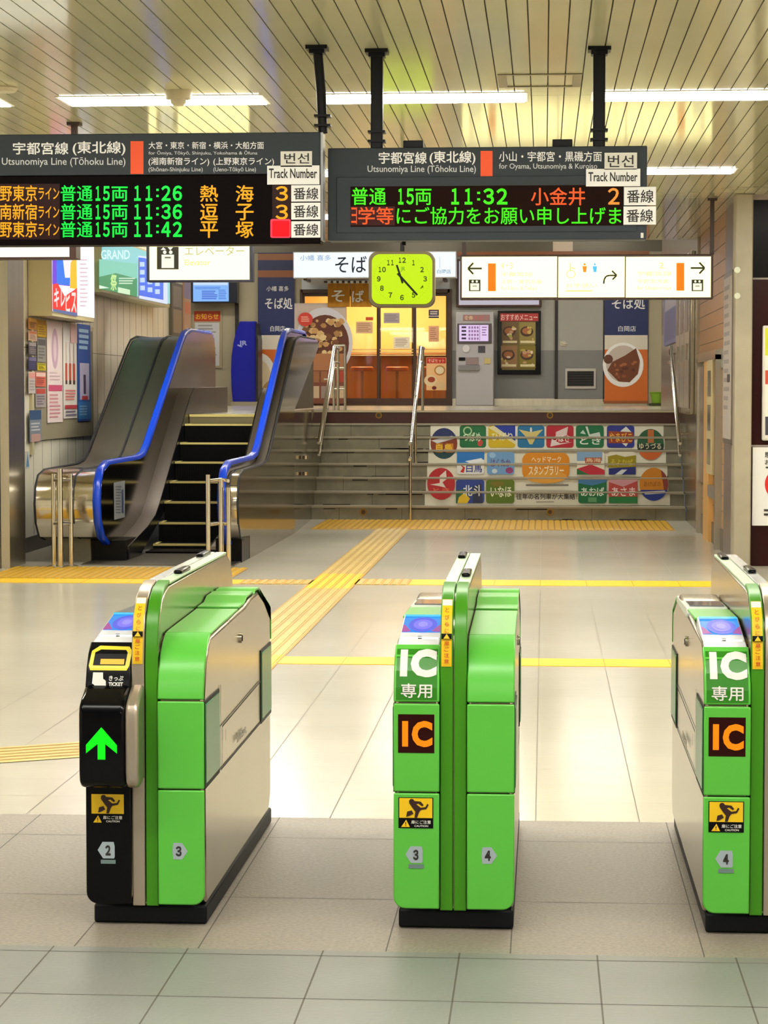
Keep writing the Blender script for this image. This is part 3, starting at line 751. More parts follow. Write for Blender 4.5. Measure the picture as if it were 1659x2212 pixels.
for pl_, fx_ in ((cut(RO, 25.8, -1), cx_), (up_, lambda y: -2.845), ([(25.8, 0), (25.8, 1.40), (28.7, 1.40), (28.7, 0)], cx_), ([(28.7, 0), (28.7, 1.40), (31.05, 1.40), (31.05, 0)], cx_)):
    k = len(pl_); vs = [(fx_(y), y, z) for y, z in pl_] + [(fx_(y) - .02, y, z) for y, z in pl_]
    b.raw(vs, [tuple(range(k)), tuple(range(2*k - 1, k - 1, -1))] + [(i, i + k, (i + 1) % k + k, (i + 1) % k) for i in range(k)], MIRROR)
b.build('side_cladding', es, smooth=0)['label'] = 'mirror polished steel side panel'
b = MB(); b.prism(OUT[:-1] + [(28.2, 1.42), (25.8, 1.42), (25.8, .2)], -2.97, -2.866, 'x', DECK); b.build('outer_deck', es, bevel=.01)
b = MB(); b.ribbon(list(reversed([(21.16, .25), (21.03, .38), (20.99, .56), (21.03, .72), (21.14, .82), (21.4, .865)])), -2.93, -2.85, -.008, CHROME); b.build('newel_cover', es)
b = MB(); b.box(-3.1, -2.85, 21.3, 21.9, 0, .23, BLACK); b.build('newel_base', es)
for z in (.62, .87):
    b = MB(); p = PX(660, 988 if z > .7 else 1023, -2.84); b.lathe([(.035, -.02), (.035, .02)], p, CHROME, 14); b.build('bracket_cap', es)
b = MB(); b.box(-4.3, -2.86, 20.84, 22.35, .001, .012, mat('comb_plate', (128, 122, 112), .35, 1)); b.build('landing_plate', es, smooth=0)
STEPM = mat('step_black', (5, 5, 7), .5, spec=.1); NOSE = mat('step_nosing', (214, 196, 120), .5)
b = MB(); b.box(-3.95, -3.19, 22.3, 22.8, .0, .03, STEPM); b.build('step', es, smooth=0)
for k in range(7):
    z = .075 + .198*k; y = 22.75 + .345*k
    b = MB(); b.box(-3.95, -3.19, y, y + .4, z - .2, z, STEPM)
    for i in range(30): b.box(-3.94 + i*.025, -3.93 + i*.025, y - .003, y, z - .19, z - .02, STEPM)
    sp = b.build('step', es, smooth=0)
    b = MB(); b.box(-3.95, -3.19, y - .006, y + .035, z - .018, z + .002, NOSE)
    b.box(-3.95, -3.92, y - .004, y + .38, z, z + .002, NOSE); b.build('nosing', sp, smooth=0)
b = MB(); b.box(-3.95, -3.19, 25.15, 26.35, 1.2, 1.366, mat('top_plate', (150, 140, 110), .3, .8)); b.box(-3.95, -3.19, 25.14, 25.2, 1.34, 1.368, NOSE); b.build('landing_plate', es, smooth=0)
# notice on the newel panel
pt, n = plane_x(-4.108, 1)
A = Art(pt, n, .003); A.poly([(245, 1043), (269, 1038), (269, 1117), (246, 1123)], paint((150, 154, 158), .4)); A.lines(249, 1050, 262, 1112, 10, paint((84, 90, 100)), .45, .3); A.poly([(262, 1058), (266, 1057), (266, 1108), (262, 1108)], paint((50, 64, 110)))
A.build('notice_plate', es)

# guard posts at the escalator foot
def guard(xc, Yc, offs, label):
    o = thing('guard_post', label, 'guard post', (xc, Yc, 0), 'steel guard posts at the escalator foot')
    for i, (dx, dy, h) in enumerate(offs):
        b = MB(); x, y = xc + dx, Yc + dy
        b.tube([(x, y, 0), (x, y, h - .03), (x, y, h)], .022 if i != 1 else .026, CHROME, 14); po = b.build('post', o)
        b = MB(); b.lathe([(.065, 0), (.065, .006), (.03, .016)], (x, y, .002), STEEL, 18); b.build('base_flange', po)
    for z in (.40, .80):
        b = MB(); b.tube([(xc + offs[0][0], Yc + offs[0][1], z), (xc + offs[1][0], Yc + offs[1][1] + .03, z + .01), (xc + offs[2][0], Yc + offs[2][1], z)], .017, CHROME, 12); b.build('rail', o)
guard(-4.43, 20.55, ((-.085, .12, .86), (0, 0, .91), (.07, .14, .86)), 'cluster of three steel guard posts left of the escalator entrance')
guard(-3.0, 20.55, ((-.06, 0, .86), (.045, .1, .82), (.12, .06, .74)), 'cluster of three steel guard posts right of the escalator entrance')

# =================================================================== STAIR HANDRAILS
def stair_rail(x, label, y0, y1, zlow, posts, side=None):
    o = thing('stair_handrail', label, 'handrail', (x, (y0 + y1)/2, 0), 'steel handrails of the stairs')
    sl = RISE/RUN
    for d, r in ((0, .022), (.2, .019)):
        pa = [(x, y0, .97 - d), (x, SY0 + .05, .97 - d + (.05 if d else 0)), (x, SY0 + RUN*7.3, LZ + .86 - d), (x, y1, LZ + .86 - d)]
        if zlow: pa = pa[1:]
        b = MB(); b.tube(pa, r, CHROME, 12); b.build('rail', o)
    for y, z0 in posts:
        top = .97 + max(0, (y - SY0))*(LZ + .86 - .97)/(RUN*7.3); top = min(top, LZ + .86)
        b = MB(); b.tube([(x, y, z0), (x, y, top)], .02, CHROME, 12); b.build('post', o)
    for y, z in (side[1] if side else ()):
        b = MB(); b.tube([(x, y, z), (x, y, z - .06), (x + side[0], y, z - .06)], .012, CHROME, 8); b.build('bracket', o)
stair_rail(-1.68, 'double steel handrail standing in the middle of the stairs', SY0 - .25, 31.7, False, ((SY0 - .1, 0), (29.75, RISE*4), (31.5, LZ)))
stair_rail(-2.855, 'double steel handrail along the left side of the stairs by the escalator', SY0 - .2, 31.6, True, ((31.45, LZ),), (-.085, ((29.0, 1.1), (30.3, 1.85))))
stair_rail(1.71, 'double steel handrail along the right wall of the stairs', SY0 - .2, 31.5, True, (), (.085, ((29.1, 1.15), (30.4, 1.9), (31.3, 2.2))))
gr = thing('guard_rail', 'steel guard rail at the head of the stairs by the noodle poster', 'guard rail', (-2.92, 32.4, LZ))
for x in (-3.0, -2.84):
    b = MB(); b.tube([(x, 32.4, LZ), (x, 32.4, LZ + .92)], .02, CHROME, 12); b.build('post', gr)
for z in (.3, .6, .92):
    b = MB(); b.tube([(-3.0, 32.4, LZ + z), (-2.84, 32.4, LZ + z)], .018, CHROME, 12); b.build('rail', gr)

# riser advert
RA = thing('riser_advert', 'colourful train emblem advert stuck across six stair risers', 'advert', (.0, SY0 + 3*RUN, RISE))
SIGNW = paint((226, 222, 206), .5)
def logos(A, k):
    def emb(x0, y0, x1, y1, base, extra, txt, tc, tr=None):
        A.rrect(x0, y0, x1, y1, 6, paint(base, .5))
        for e in extra:
            if e[0] == 'p': A.poly([(x0 + (x1 - x0)*u, y0 + (y1 - y0)*v) for u, v in e[1]], paint(e[2], .5))
            if e[0] == 'e': A.ell(x0 + (x1 - x0)*e[1][0], y0 + (y1 - y0)*e[1][1], (x1 - x0)*e[1][2], (y1 - y0)*e[1][3], paint(e[2], .5), 18)
        if txt:
            t = tr or (.12, .3, .88, .75); A.text(txt, x0 + (x1 - x0)*t[0], y0 + (y1 - y0)*t[1], x0 + (x1 - x0)*t[2], y0 + (y1 - y0)*t[3], paint(tc, .5), .03)
    def disc(cx, cy, r, base, extra, txt, tc, tr):
        A.ell(cx, cy, r, r*1.15, paint(base, .5), 32)
        for e in extra:
            if e[0] == 'p': A.poly([(cx + r*u, cy + r*1.15*v) for u, v in e[1]], paint(e[2], .5))
            if e[0] == 'a': A.ell(cx, cy, r, r*1.15, paint(e[2], .5), 24, e[1][0], e[1][1])
        A.text(txt, cx + r*tr[0], cy + r*tr[1], cx + r*tr[2], cy + r*tr[3], paint(tc, .5), .03)
    disc(959, 958, 29, (130, 56, 30), [('a', (200, 340), (40, 50, 100)), ('p', [(-.95, -.2), (.6, -.5), (.9, -.35), (-.5, 0)], (214, 214, 220)), ('a', (35, 145), (16, 66, 76)), ('p', [(-.6, 0), (-.1, 0), (-.1, .6), (-.6, .6)], (200, 140, 20)), ('p', [(.15, 0), (.7, 0), (.7, .6), (.15, .6)], (206, 130, 20))], '白鳥', (236, 200, 60), (-.6, .05, .6, .5))
    emb(993, 919, 1050, 967, (24, 104, 60), [('e', (.77, .78, .1, .16), (196, 66, 60)), ('e', (.3, .25, .17, .2), (170, 200, 150)), ('e', (.3, .25, .12, .14), (24, 104, 60))], 'つばめ', (214, 230, 200), (.14, .3, .8, .72))
    emb(1055, 919, 1113, 967, (206, 176, 30), [('p', [(.2, 0), (1, 0), (1, .75)], (30, 56, 160)), ('p', [(0, .1), (.2, 0), (1, .7), (1, .85)], (222, 214, 170))], 'ひばり', (236, 230, 190), (.12, .32, .9, .68))
    emb(1118, 919, 1176, 967, (26, 110, 160), [('p', [(.05, .18), (.5, .3), (.95, .18), (.7, .5), (.55, .85), (.45, .85), (.3, .5)], (206, 190, 120)), ('e', (.5, .2, .04, .12), (226, 226, 220))], None, None)
    emb(1180, 919, 1239, 967, (176, 30, 50), [('p', [(.35, .3), (.8, .05), (.75, .45), (.35, .55)], (220, 200, 200)), ('p', [(.15, .95), (.95, .75), (.5, .8), (.2, .6)], (226, 210, 210))], 'つばさ', (246, 230, 230), (.22, .42, .85, .74))
    emb(1244, 919, 1304, 967, (20, 106, 66), [('p', [(.34, .05), (.42, .05), (.5, .4), (.85, .3), (.9, .55), (.5, .6)], (206, 216, 210)), ('p', [(.15, .35), (.26, .2), (.36, .4)], (190, 206, 200))], 'とき', (230, 238, 230), (.14, .5, .9, .86))
    emb(1311, 919, 1370, 967, (40, 50, 140), [('p', [(.5, .25), (.7, .05), (.9, .3), (1, .5), (.8, .75), (.7, .95), (.5, .75)], (226, 226, 220)), ('p', [(.05, .25), (.95, .3), (1, .55), (.9, .8), (.05, .8)], (150, 60, 36))], 'やまびこ', (232, 176, 70), (.08, .32, .92, .75))
    disc(1405, 960, 29, (24, 40, 30), [('a', (180, 360), (40, 90, 60)), ('p', [(-.2, -.95), (.25, -.95), (.25, -.1), (-.2, -.1)], (190, 110, 60)), ('a', (30, 150), (206, 100, 40))], 'ゆうづる', (226, 220, 190), (-.85, -.1, .8, .35))
    emb(987, 976, 1046, 1024, (226, 226, 226), [('p', [(0, 0), (1, 0), (1, .35), (.4, .5), (0, .5)], (36, 116, 196)), ('p', [(.3, .42), (.9, .28), (1, .42), (.5, .52)], (236, 240, 244)), ('p', [(.1, .55), (.3, .7), (.25, .95), (.12, .9), (.22, .72)], (196, 40, 40))], '白馬', (50, 60, 140), (.34, .55, .92, .92))
    emb(1052, 976, 1111, 1025, (110, 156, 206), [('e', (.82, .82, .14, .14), (150, 60, 120)), ('e', (.28, .85, .1, .1), (200, 216, 226)), ('e', (.2, .15, .12, .12), (150, 190, 226))], 'はくたか', (96, 70, 130), (.14, .3, .86, .66))
    A.rrect(1128, 978, 1230, 1036, 16, paint((218, 138, 22), .5)); A.ell(1180, 1030, 44, 14, paint((224, 160, 60), .5))
    A.text('スタンプラリー', 1142, 1006, 1218, 1026, paint((250, 234, 200), .5), .04).text('ヘッドマーク', 1148, 986, 1212, 999, paint((250, 234, 200), .5), .03)
    emb(1246, 976, 1306, 1025, (226, 222, 206), [('p', [(0, 0), (.92, 0), (.92, .4), (0, .4)], (130, 166, 206)), ('p', [(.28, .25), (.9, .25), (.86, .5), (.3, .5)], (176, 90, 70)), ('p', [(0, 1), (0, .75), (.5, .55), (1, .8), (1, 1)], (190, 36, 60)), ('p', [(0, 1), (0, .75), (.45, 1)], (40, 110, 60))], '鳥海', (236, 200, 160), (.32, .28, .86, .46))
    emb(1313, 976, 1373, 1025, (226, 222, 206), [('p', [(0, .2), (.3, .12), (.6, .22), (1, .15), (1, .7), (0, .7)], (150, 136, 20)), ('p', [(.03, .72), (1, .66), (1, 1), (.03, 1)], (30, 40, 120)), ('p', [(.25, 1), (.5, .78), (.7, .78), (.5, 1)], (214, 218, 226))], 'そよかぜ', (206, 186, 60), (.1, .32, .9, .6))
    disc(953, 1045, 30, (184, 34, 44), [('p', [(-.1, -.5), (.35, -.85), (.4, -.3), (.1, -.1), (.35, .25), (-.1, .15), (-.8, .05), (-.1, -.05)], (236, 220, 210))], 'とき', (226, 120, 90), (-.6, .3, .6, .65))
    emb(985, 1036, 1046, 1087, (40, 66, 150), [('p', [(0, .45), (.3, .4), (.45, .7), (.3, 1), (0, 1)], (40, 96, 60)), ('p', [(.1, .75), (.3, .55), (.5, .8), (.4, 1), (.05, 1)], (226, 190, 40)), ('p', [(.6, .3), (.9, .15), (.95, 1), (.6, 1)], (40, 44, 80))], '北斗', (232, 232, 226), (.25, .22, .92, .7))
    emb(1050, 1036, 1111, 1087, (92, 116, 26), [('e', (.4, .18, .25, .12), (120, 110, 30))], 'いなほ', (236, 240, 210), (.16, .28, .9, .74))
    A.text('往年の名列車が大集結！', 1115, 1066, 1247, 1079, paint((46, 40, 36), .5), .03).lines(1136, 1046, 1232, 1050, 1, paint((120, 114, 104)), .9, .05).lines(1158, 1083, 1204, 1085, 1, paint((150, 144, 130)), .9)
    emb(1249, 1036, 1310, 1087, (16, 106, 60), [('p', [(0, 0), (1, 0), (1, .1), (.5, .25), (0, .15)], (60, 120, 170)), ('p', [(.35, .75), (.65, .75), (.65, .95), (.35, .95)], (90, 150, 100))], 'あおば', (226, 240, 226), (.1, .32, .92, .7))
    emb(1315, 1036, 1377, 1087, (186, 70, 66), [('p', [(0, .72), (1, .72), (1, 1), (0, 1)], (30, 120, 60)), ('p', [(0, .1), (.5, .3), (1, .05), (1, 0), (0, 0)], (206, 150, 160))], 'あさま', (244, 220, 214), (.1, .32, .92, .7))
    disc(1412, 1046, 31, (206, 130, 30), [('a', (-60, 40), (140, 60, 50)), ('a', (20, 160), (24, 50, 140)), ('p', [(-.75, .45), (.8, .38), (.7, .55), (-.6, .62)], (190, 200, 214))], 'あけぼの', (150, 90, 16), (-.7, -.2, .5, .15))
for k in range(1, 7):
    Y = SY0 + RUN*k - .0015; ztop = RISE*(k + 1) - .024; zb = RISE*k + .004
    def yof(z): return 850 + (EYE - z)*FPX/Y*math.cos(math.atan((PH/2 - VY)/FPX))
    # photo rows of this riser, found by projecting its edges at the advert's middle
    def prow(z):
        v = ROT.transposed() @ (Vector((.05, Y, z)) - EYEV); return PH/2 - FPX*v.y/-v.z
    r0, r1 = prow(ztop), prow(zb)
    pt, n = plane_y(Y); A = Art(pt, n, .0005, .0002); A.clip = (r0 - 2, r1 + 2)
    l0, l1 = 932 - (r1 - 917)*.083, 1431 + (r1 - 917)*.093
    A.rect(l0, r0, l1, r1, SIGNW); logos(A, k)
    A.build('printed_strip', RA)

# =================================================================== LEFT WALL
def box_x(mb, px0, py0, px1, py1, X, d, m):
    """box on the left wall: its face lies at X, back at X-d; corners taken from the near lower and far upper photo points"""
    a, c = PX(px0, py0, X), PX(px1, py1, X)
    mb.box(X - d, X, min(a.y, c.y), max(a.y, c.y), min(a.z, c.z), max(a.z, c.z), m); return a, c
def lightbox(label, y0, y1, z0, z1, X, art, facecol, s):
    o = thing('advert_lightbox', label, 'advert', ((X + LW)/2, (y0 + y1)/2, z0), 'lit advert boxes on the left wall')
    b = MB(); b.box(LW + .004, X, y0, y1, z0, z1, mat('box_cream', (196, 184, 140), .35)); b.build('casing', o, bevel=.006)
    b = MB(); b.box(X, X + .008, y0 + .02, y1 - .02, z0 + .05, z1 - .03, glow(facecol, s)); b.build('face', o, smooth=0)
    pt, n = plane_x(X + .008, 1); A = Art(pt, n, .001); art(A); A.build('advert_print', o)
def ad1(A):
    A.poly([(113, 545), (166, 548), (166, 620), (113, 614)], glow((120, 60, 220))); A.poly([(122, 545), (166, 548), (166, 618), (122, 614)], glow((30, 120, 240)))
    A.poly([(134, 546), (166, 548), (166, 600), (140, 600)], glow((246, 240, 255))); A.poly([(152, 568), (164, 548), (166, 625), (150, 622)], glow((255, 196, 20)))
    A.poly([(113, 614), (124, 612), (139, 640), (166, 622), (166, 683), (140, 675), (113, 668)], glow((250, 50, 40)))
    A.text('キレ', 116, 622, 140, 664, glow((255, 230, 230)), .04).text('ヒス', 141, 628, 164, 676, glow((255, 230, 220)), .04)
    A.poly([(113, 667), (166, 676), (166, 684), (113, 672)], glow((90, 110, 160))); A.lines(171, 560, 189, 668, 12, glow((226, 196, 206)), .35)
lightbox('lit advert box with red and rainbow print nearest on the left wall', 22.65, 24.8, 2.38, 3.3, -4.95, ad1, (250, 246, 250), 1.2)
def ad2(A):
    A.poly([(214, 560), (296, 570), (296, 640), (214, 622)], glow((130, 206, 180))); A.poly([(214, 598), (250, 590), (296, 602), (296, 641), (214, 623)], glow((66, 150, 96)))
    A.text('GRAND', 218, 540, 280, 560, glow((220, 250, 250)), .01)
    A.poly([(214, 616), (236, 622), (214, 624)], glow((220, 246, 220))); A.text('祭', 238, 592, 252, 628, glow((200, 236, 150)), .05)
    A.poly([(254, 620), (280, 626), (280, 637), (254, 632)], glow((210, 240, 200))); A.lines(256, 600, 292, 616, 3, glow((200, 230, 200)), .5)
    A.poly([(298, 552), (361, 560), (361, 657), (298, 644)], glow((214, 226, 255))); A.poly([(298, 556), (314, 558), (352, 610), (352, 648), (298, 638)], glow((60, 110, 236)))
    for i in range(4):
        for j in range(3): A.rect(301 + j*16, 566 + i*17 + j*4, 311 + j*16, 576 + i*17 + j*4, glow((190, 214, 255)))
    A.poly([(296, 560), (298, 560), (298, 645), (296, 644)], glow((120, 120, 110)))
lightbox('pair of green and blue lit adverts farther along the left wall', 25.35, 30.0, 2.74, 3.4, -4.97, ad2, (150, 220, 220), .9)

# notice board with leaflets and posters
NB = thing('notice_board', 'grey notice board crowded with leaflets on the left wall', 'notice board', (LW + .02, 24.2, .8))
b = MB(); b.box(LW, LW + .025, 22.75, 25.85, 1.12, 2.36, mat('board_felt', (150, 140, 118), .6)); b.build('panel', NB)
b = MB(); b.box(LW, LW + .03, 22.7, 22.78, .98, 2.36, paint((206, 196, 160), .4)); b.box(LW, LW + .03, 22.78, 25.86, 2.31, 2.36, paint((206, 196, 160), .4)); b.build('frame', NB, smooth=0)
def wsheet(name, label, cat, pts, X, sgn, m, art=None, group=None, th=.004):
    """sheet on a side wall from four photo points"""
    q = [PX(*p, X) for p in pts]; y0 = (q[0].y + q[3].y)/2; y1 = (q[1].y + q[2].y)/2; zt = (q[0].z + q[1].z)/2; zb = (q[2].z + q[3].z)/2
    o = MB(); o.box(X - sgn*th, X, y0, y1, zb, zt, m)
    if art:
        pt = lambda u, v: Vector((X, y0 + (y1 - y0)*u, zt + (zb - zt)*v)); A = Art(pt, (sgn, 0, 0)); art(A)
        k0 = len(o.mi); o.raw(A.v, A.f, m); o.mi = o.mi[:k0] + [o._m(A.mats[k]) for k in A.mi]
    return tag(o.build(name, smooth=0), label, cat, group)
gl_ = 'posters on the left notice board'
PXB = LW + .035
def pinkp(A): A.ell(.5, .27, .22, .2, paint((206, 170, 190))).ell(.5, .27, .1, .13, paint((230, 206, 214))).rect(.08, .63, .95, .69, paint((206, 84, 120))).lines(.12, .72, .9, .97, 7, paint((214, 150, 160)), .5).lines(.15, .5, .85, .6, 3, paint((220, 190, 196)), .4)
wsheet('poster', 'pale pink poster with a round emblem on the left notice board', 'poster', ((102, 691), (135, 697), (135, 912), (102, 913)), PXB, 1, paint((240, 222, 218)), pinkp, gl_)
def sakep(A):
    for i in range(3):
        x = .2 + .28*i; A.rect(x - .03, .2, x + .03, .42, paint((220, 190, 180))).rect(x - .07, .42, x + .07, .6, paint((206, 90, 66))).rect(x - .07, .6, x + .07, .64, paint((90, 60, 60)))
    A.rect(.5, 0, 1, .2, paint((238, 196, 190))).lines(.1, .7, .9, .82, 4, paint((226, 130, 130)), .5).rect(.05, .86, .95, .9, paint((190, 70, 80))).lines(.1, .92, .9, .99, 2, paint((120, 110, 140)), .5)
wsheet('poster', 'white poster of three red bottles on the left notice board', 'poster', ((137, 697), (166, 701), (166, 902), (137, 905)), PXB, 1, paint((236, 230, 222)), sakep, gl_)
def bluep(A): A.lines(.1, .05, .9, .28, 4, paint((170, 206, 240)), .6, .2).rect(.14, .4, .86, .78, paint((196, 190, 222))).rect(.42, .52, .6, .72, paint((66, 60, 100))).rect(.3, .74, .75, .78, paint((190, 50, 70))).rect(0, .8, 1, .98, paint((40, 120, 200))).lines(.1, .84, .8, .95, 4, paint((130, 190, 230)), .5)
wsheet('poster', 'blue poster with a bottle picture at the far end of the notice board', 'poster', ((168, 699), (196, 703), (196, 908), (168, 911)), PXB, 1, paint((28, 84, 176)), bluep, gl_)
gm = 'leaflets in the rack on the left wall'
def leaf(c1, c2): return lambda A: A.rect(.05, .04, .95, .3, paint(c1)).lines(.1, .4, .9, .92, 4, paint(c2), .5)
L_ = [('orange and cream leaflet at the top of the first rack column', 62, 80, 686, 712, (206, 140, 60), (230, 180, 90), (120, 80, 40)),
      ('peach leaflet second from the top of the first rack column', 62, 80, 714, 736, (226, 190, 160), (206, 120, 80), (150, 110, 100)),
      ('dark leaflet with pale figures in the first rack column', 62, 79, 738, 768, (84, 76, 84), (170, 160, 160), (150, 140, 140)),
      ('navy leaflet in the middle of the first rack column', 62, 79, 770, 800, (60, 56, 90), (120, 110, 150), (90, 84, 120)),
      ('pale grey leaflet low in the first rack column', 62, 76, 802, 850, (206, 196, 190), (230, 160, 150), (170, 160, 160)),
      ('mustard leaflet at the top of the second rack column', 81, 100, 690, 728, (206, 164, 20), (180, 130, 10), (150, 110, 10)),
      ('grey photo leaflet in the second rack column', 81, 99, 730, 782, (150, 146, 140), (90, 84, 90), (110, 104, 104)),
      ('yellow banded leaflet halfway down the second rack column', 81, 99, 784, 800, (220, 200, 40), (150, 140, 20), (120, 110, 30)),
      ('red and white leaflet in the second rack column', 77, 99, 803, 835, (214, 110, 90), (236, 200, 190), (170, 80, 70)),
      ('grey and red leaflet at the foot of the second rack column', 77, 99, 837, 880, (170, 160, 160), (190, 80, 70), (120, 110, 120))]
for lb, x0, x1, y0, y1, c, d, e in L_:
    wsheet('leaflet', lb, 'leaflet', ((x0, y0), (x1, y0 + 2), (x1, y1), (x0, y1)), PXB, 1, paint(c), leaf(d, e), gm)
wsheet('leaflet', 'blue topped leaflet hanging loose under the notice board', 'leaflet', ((63, 884), (89, 888), (89, 958), (66, 950)), LW + .034, 1, paint((130, 140, 156)), lambda A: A.rect(0, 0, 1, .3, paint((60, 90, 130))).lines(.1, .4, .9, .7, 3, paint((200, 200, 206)), .5).rect(.1, .75, .9, 1, paint((200, 160, 150))), gm)
gs = 'small stickers on the left wall'
wsheet('wall_sticker', 'small black square sticker on the left wall', 'sticker', ((37, 870), (47, 870), (47, 884), (37, 884)), LW + .006, 1, paint((60, 50, 40)), lambda A: A.rect(.3, .3, .7, .7, paint((190, 180, 150))), gs)
wsheet('wall_sticker', 'tall yellow sticker under the black one on the left wall', 'sticker', ((37, 890), (46, 890), (46, 934), (37, 934)), LW + .006, 1, paint((214, 190, 110)), lambda A: A.text('足', .2, .05, .8, .25, paint((70, 60, 40))).text('元', .2, .3, .8, .5, paint((70, 60, 40))).rect(.15, .6, .85, .95, paint((226, 176, 40))), gs)
wsheet('wall_sticker', 'teal figure sticker low on the left wall', 'sticker', ((38, 958), (48, 958), (48, 995), (38, 995)), LW + .006, 1, paint((200, 200, 180)), lambda A: A.poly([(.5, 0), (.95, .9), (.05, .9)], paint((80, 110, 110))), gs)
wsheet('wall_sticker', 'pale blue figure sticker beside the teal one', 'sticker', ((56, 975), (63, 975), (63, 1012), (56, 1012)), LW + .006, 1, paint((206, 206, 196)), lambda A: A.poly([(.5, .05), (.95, .9), (.05, .9)], paint((90, 140, 190))), gs)
def disp(A): A.rect(.12, .06, .88, .45, paint((130, 120, 112))).rect(.12, .5, .88, .94, paint((150, 128, 100)))
wsheet('display_frame', 'narrow framed display at the far end of the left wall', 'frame', ((371, 612), (395, 612), (395, 726), (371, 726)), LW + .04, 1, paint((84, 74, 60)), disp, th=.04)
wsheet('wall_poster', 'narrow orange and violet poster past the framed display on the left wall', 'poster', ((398, 600), (412, 600), (412, 730), (398, 730)), LW + .02, 1, paint((196, 150, 120)), lambda A: A.rect(0, 0, 1, .35, paint((130, 120, 170))).rect(.1, .4, .9, .6, paint((220, 120, 80))), th=.02)

# =================================================================== RIGHT WALL
gR = 'things on the right passage wall'
pb = thing('tall_notice_board', 'tall narrow notice board in a steel frame on the right passage wall', 'notice board', (RW - .05, 22, 1))
a, c = PX(1562, 945, RW - .06), PX(1581, 612, RW - .06)
b = MB(); b.box(RW - .06, RW, c.y - .05, a.y + .05, 1.12, 2.75, paint((96, 88, 80), .3)); b.build('frame', pb, bevel=.006)
b = MB(); b.box(RW - .064, RW - .06, c.y, a.y, 1.17, 2.7, paint((190, 182, 176), .4)); b.build('sheet', pb, smooth=0)
pt = lambda u, v: Vector((RW - .064, a.y + (c.y - a.y)*u, 2.7 - 1.53*v)); A = Art(pt, (-1, 0, 0)); A.lines(.1, .05, .9, .85, 14, paint((150, 144, 142)), .45).rect(.55, .6, .9, .65, paint((60, 60, 60))); A.build('print', pb)
# wooden doorway with lit panels
dw = thing('door_5', 'pale timber service doorway with glazed panels in the right passage wall', 'door', (RW, 24.8, 0)); dw['kind'] = 'structure'
b = MB(); b.box(RW - .05, RW + .02, 26.2, 26.35, 0, 2.0, STEEL); b.box(RW - .05, RW + .02, 23.4, 23.5, 0, 2.0, STEEL); b.box(RW - .05, RW + .02, 23.4, 26.35, 1.95, 2.05, STEEL); b.build('frame', dw, smooth=0)
b = MB(); b.box(RW - .03, RW + .02, 24.6, 25.4, 0, 1.95, mat('pine', (226, 176, 104), .4, 0, .06, 3, stretch=(1, 1, .1))); b.build('door_leaf', dw, smooth=0)
b = MB(); b.box(RW - .06, RW - .03, 23.75, 24.55, .75, 1.95, paint((200, 184, 140), .4)); wp = b.build('window_sash', dw, bevel=.006)
b = MB()
for i in range(3): b.box(RW - .064, RW - .058, 23.95, 24.35, .85 + i*.36, 1.12 + i*.36, paint((110, 104, 84), .2))
b.build('pane', wp, smooth=0)
b = MB(); b.box(RW - .03, RW + .02, 25.5, 26.2, .6, 1.9, paint((170, 160, 150), .25, .6)); b.build('side_panel', dw, smooth=0)
b = MB(); b.box(RW - .04, RW + .02, 23.5, 24.6, .5, .62, paint((140, 134, 130), .3)); b.build('kick_rail', dw, smooth=0)
def bluefr(A): A.rect(.1, .05, .9, .5, paint((170, 166, 190))).rect(.1, .52, .9, .95, paint((90, 96, 150)))
wsheet('wall_poster', 'blue framed poster at the far end of the right passage wall', 'poster', ((1466, 590), (1434, 590), (1434, 742), (1466, 742)), RW - .04, -1, paint((110, 116, 170)), bluefr, th=.03)
cab = thing('wall_cabinet', 'flat steel cabinet doors on the right wall above the stair handrail', 'cabinet', (RW - .05, 28.5, 1.6))
b = MB(); b.box(RW - .06, RW - .01, 27.3, 30.2, 1.35, 3.3, RSTEEL); b.build('body', cab, bevel=.008)
for y0, y1 in ((27.4, 28.3), (28.35, 29.2), (29.3, 30.1)):
    b = MB(); b.box(RW - .075, RW - .06, y0, y1, 1.42, 3.22, paint((176, 168, 158), .25, .7)); d_ = b.build('door', cab, bevel=.005)
    b = MB(); b.box(RW - .1, RW - .075, y0 + .1, y0 + .16, 2.0, 2.2, CHROME); b.build('handle', d_)
    b = MB(); b.box(RW - .079, RW - .075, y0 + .12, y1 - .12, 2.35, 3.0, paint((96, 92, 90), .3)); b.build('inset_panel', d_)
# white switches on the grey pillar edge
for py, lb in ((583, 'upper of two round white lamps on the grey pillar edge'), (639, 'lower of two round white lamps on the grey pillar edge')):
    p = PY(1593, py, 21.08); b = MB(); b.prism([(p.x + .028*math.cos(t*.52), p.z + .028*math.sin(t*.52)) for t in range(12)], 21.08, 21.1, 'y', glow((240, 236, 190), .9))
    tag(b.build('pillar_lamp', smooth=0), lb, 'lamp', 'round lamps on the pillar edge')
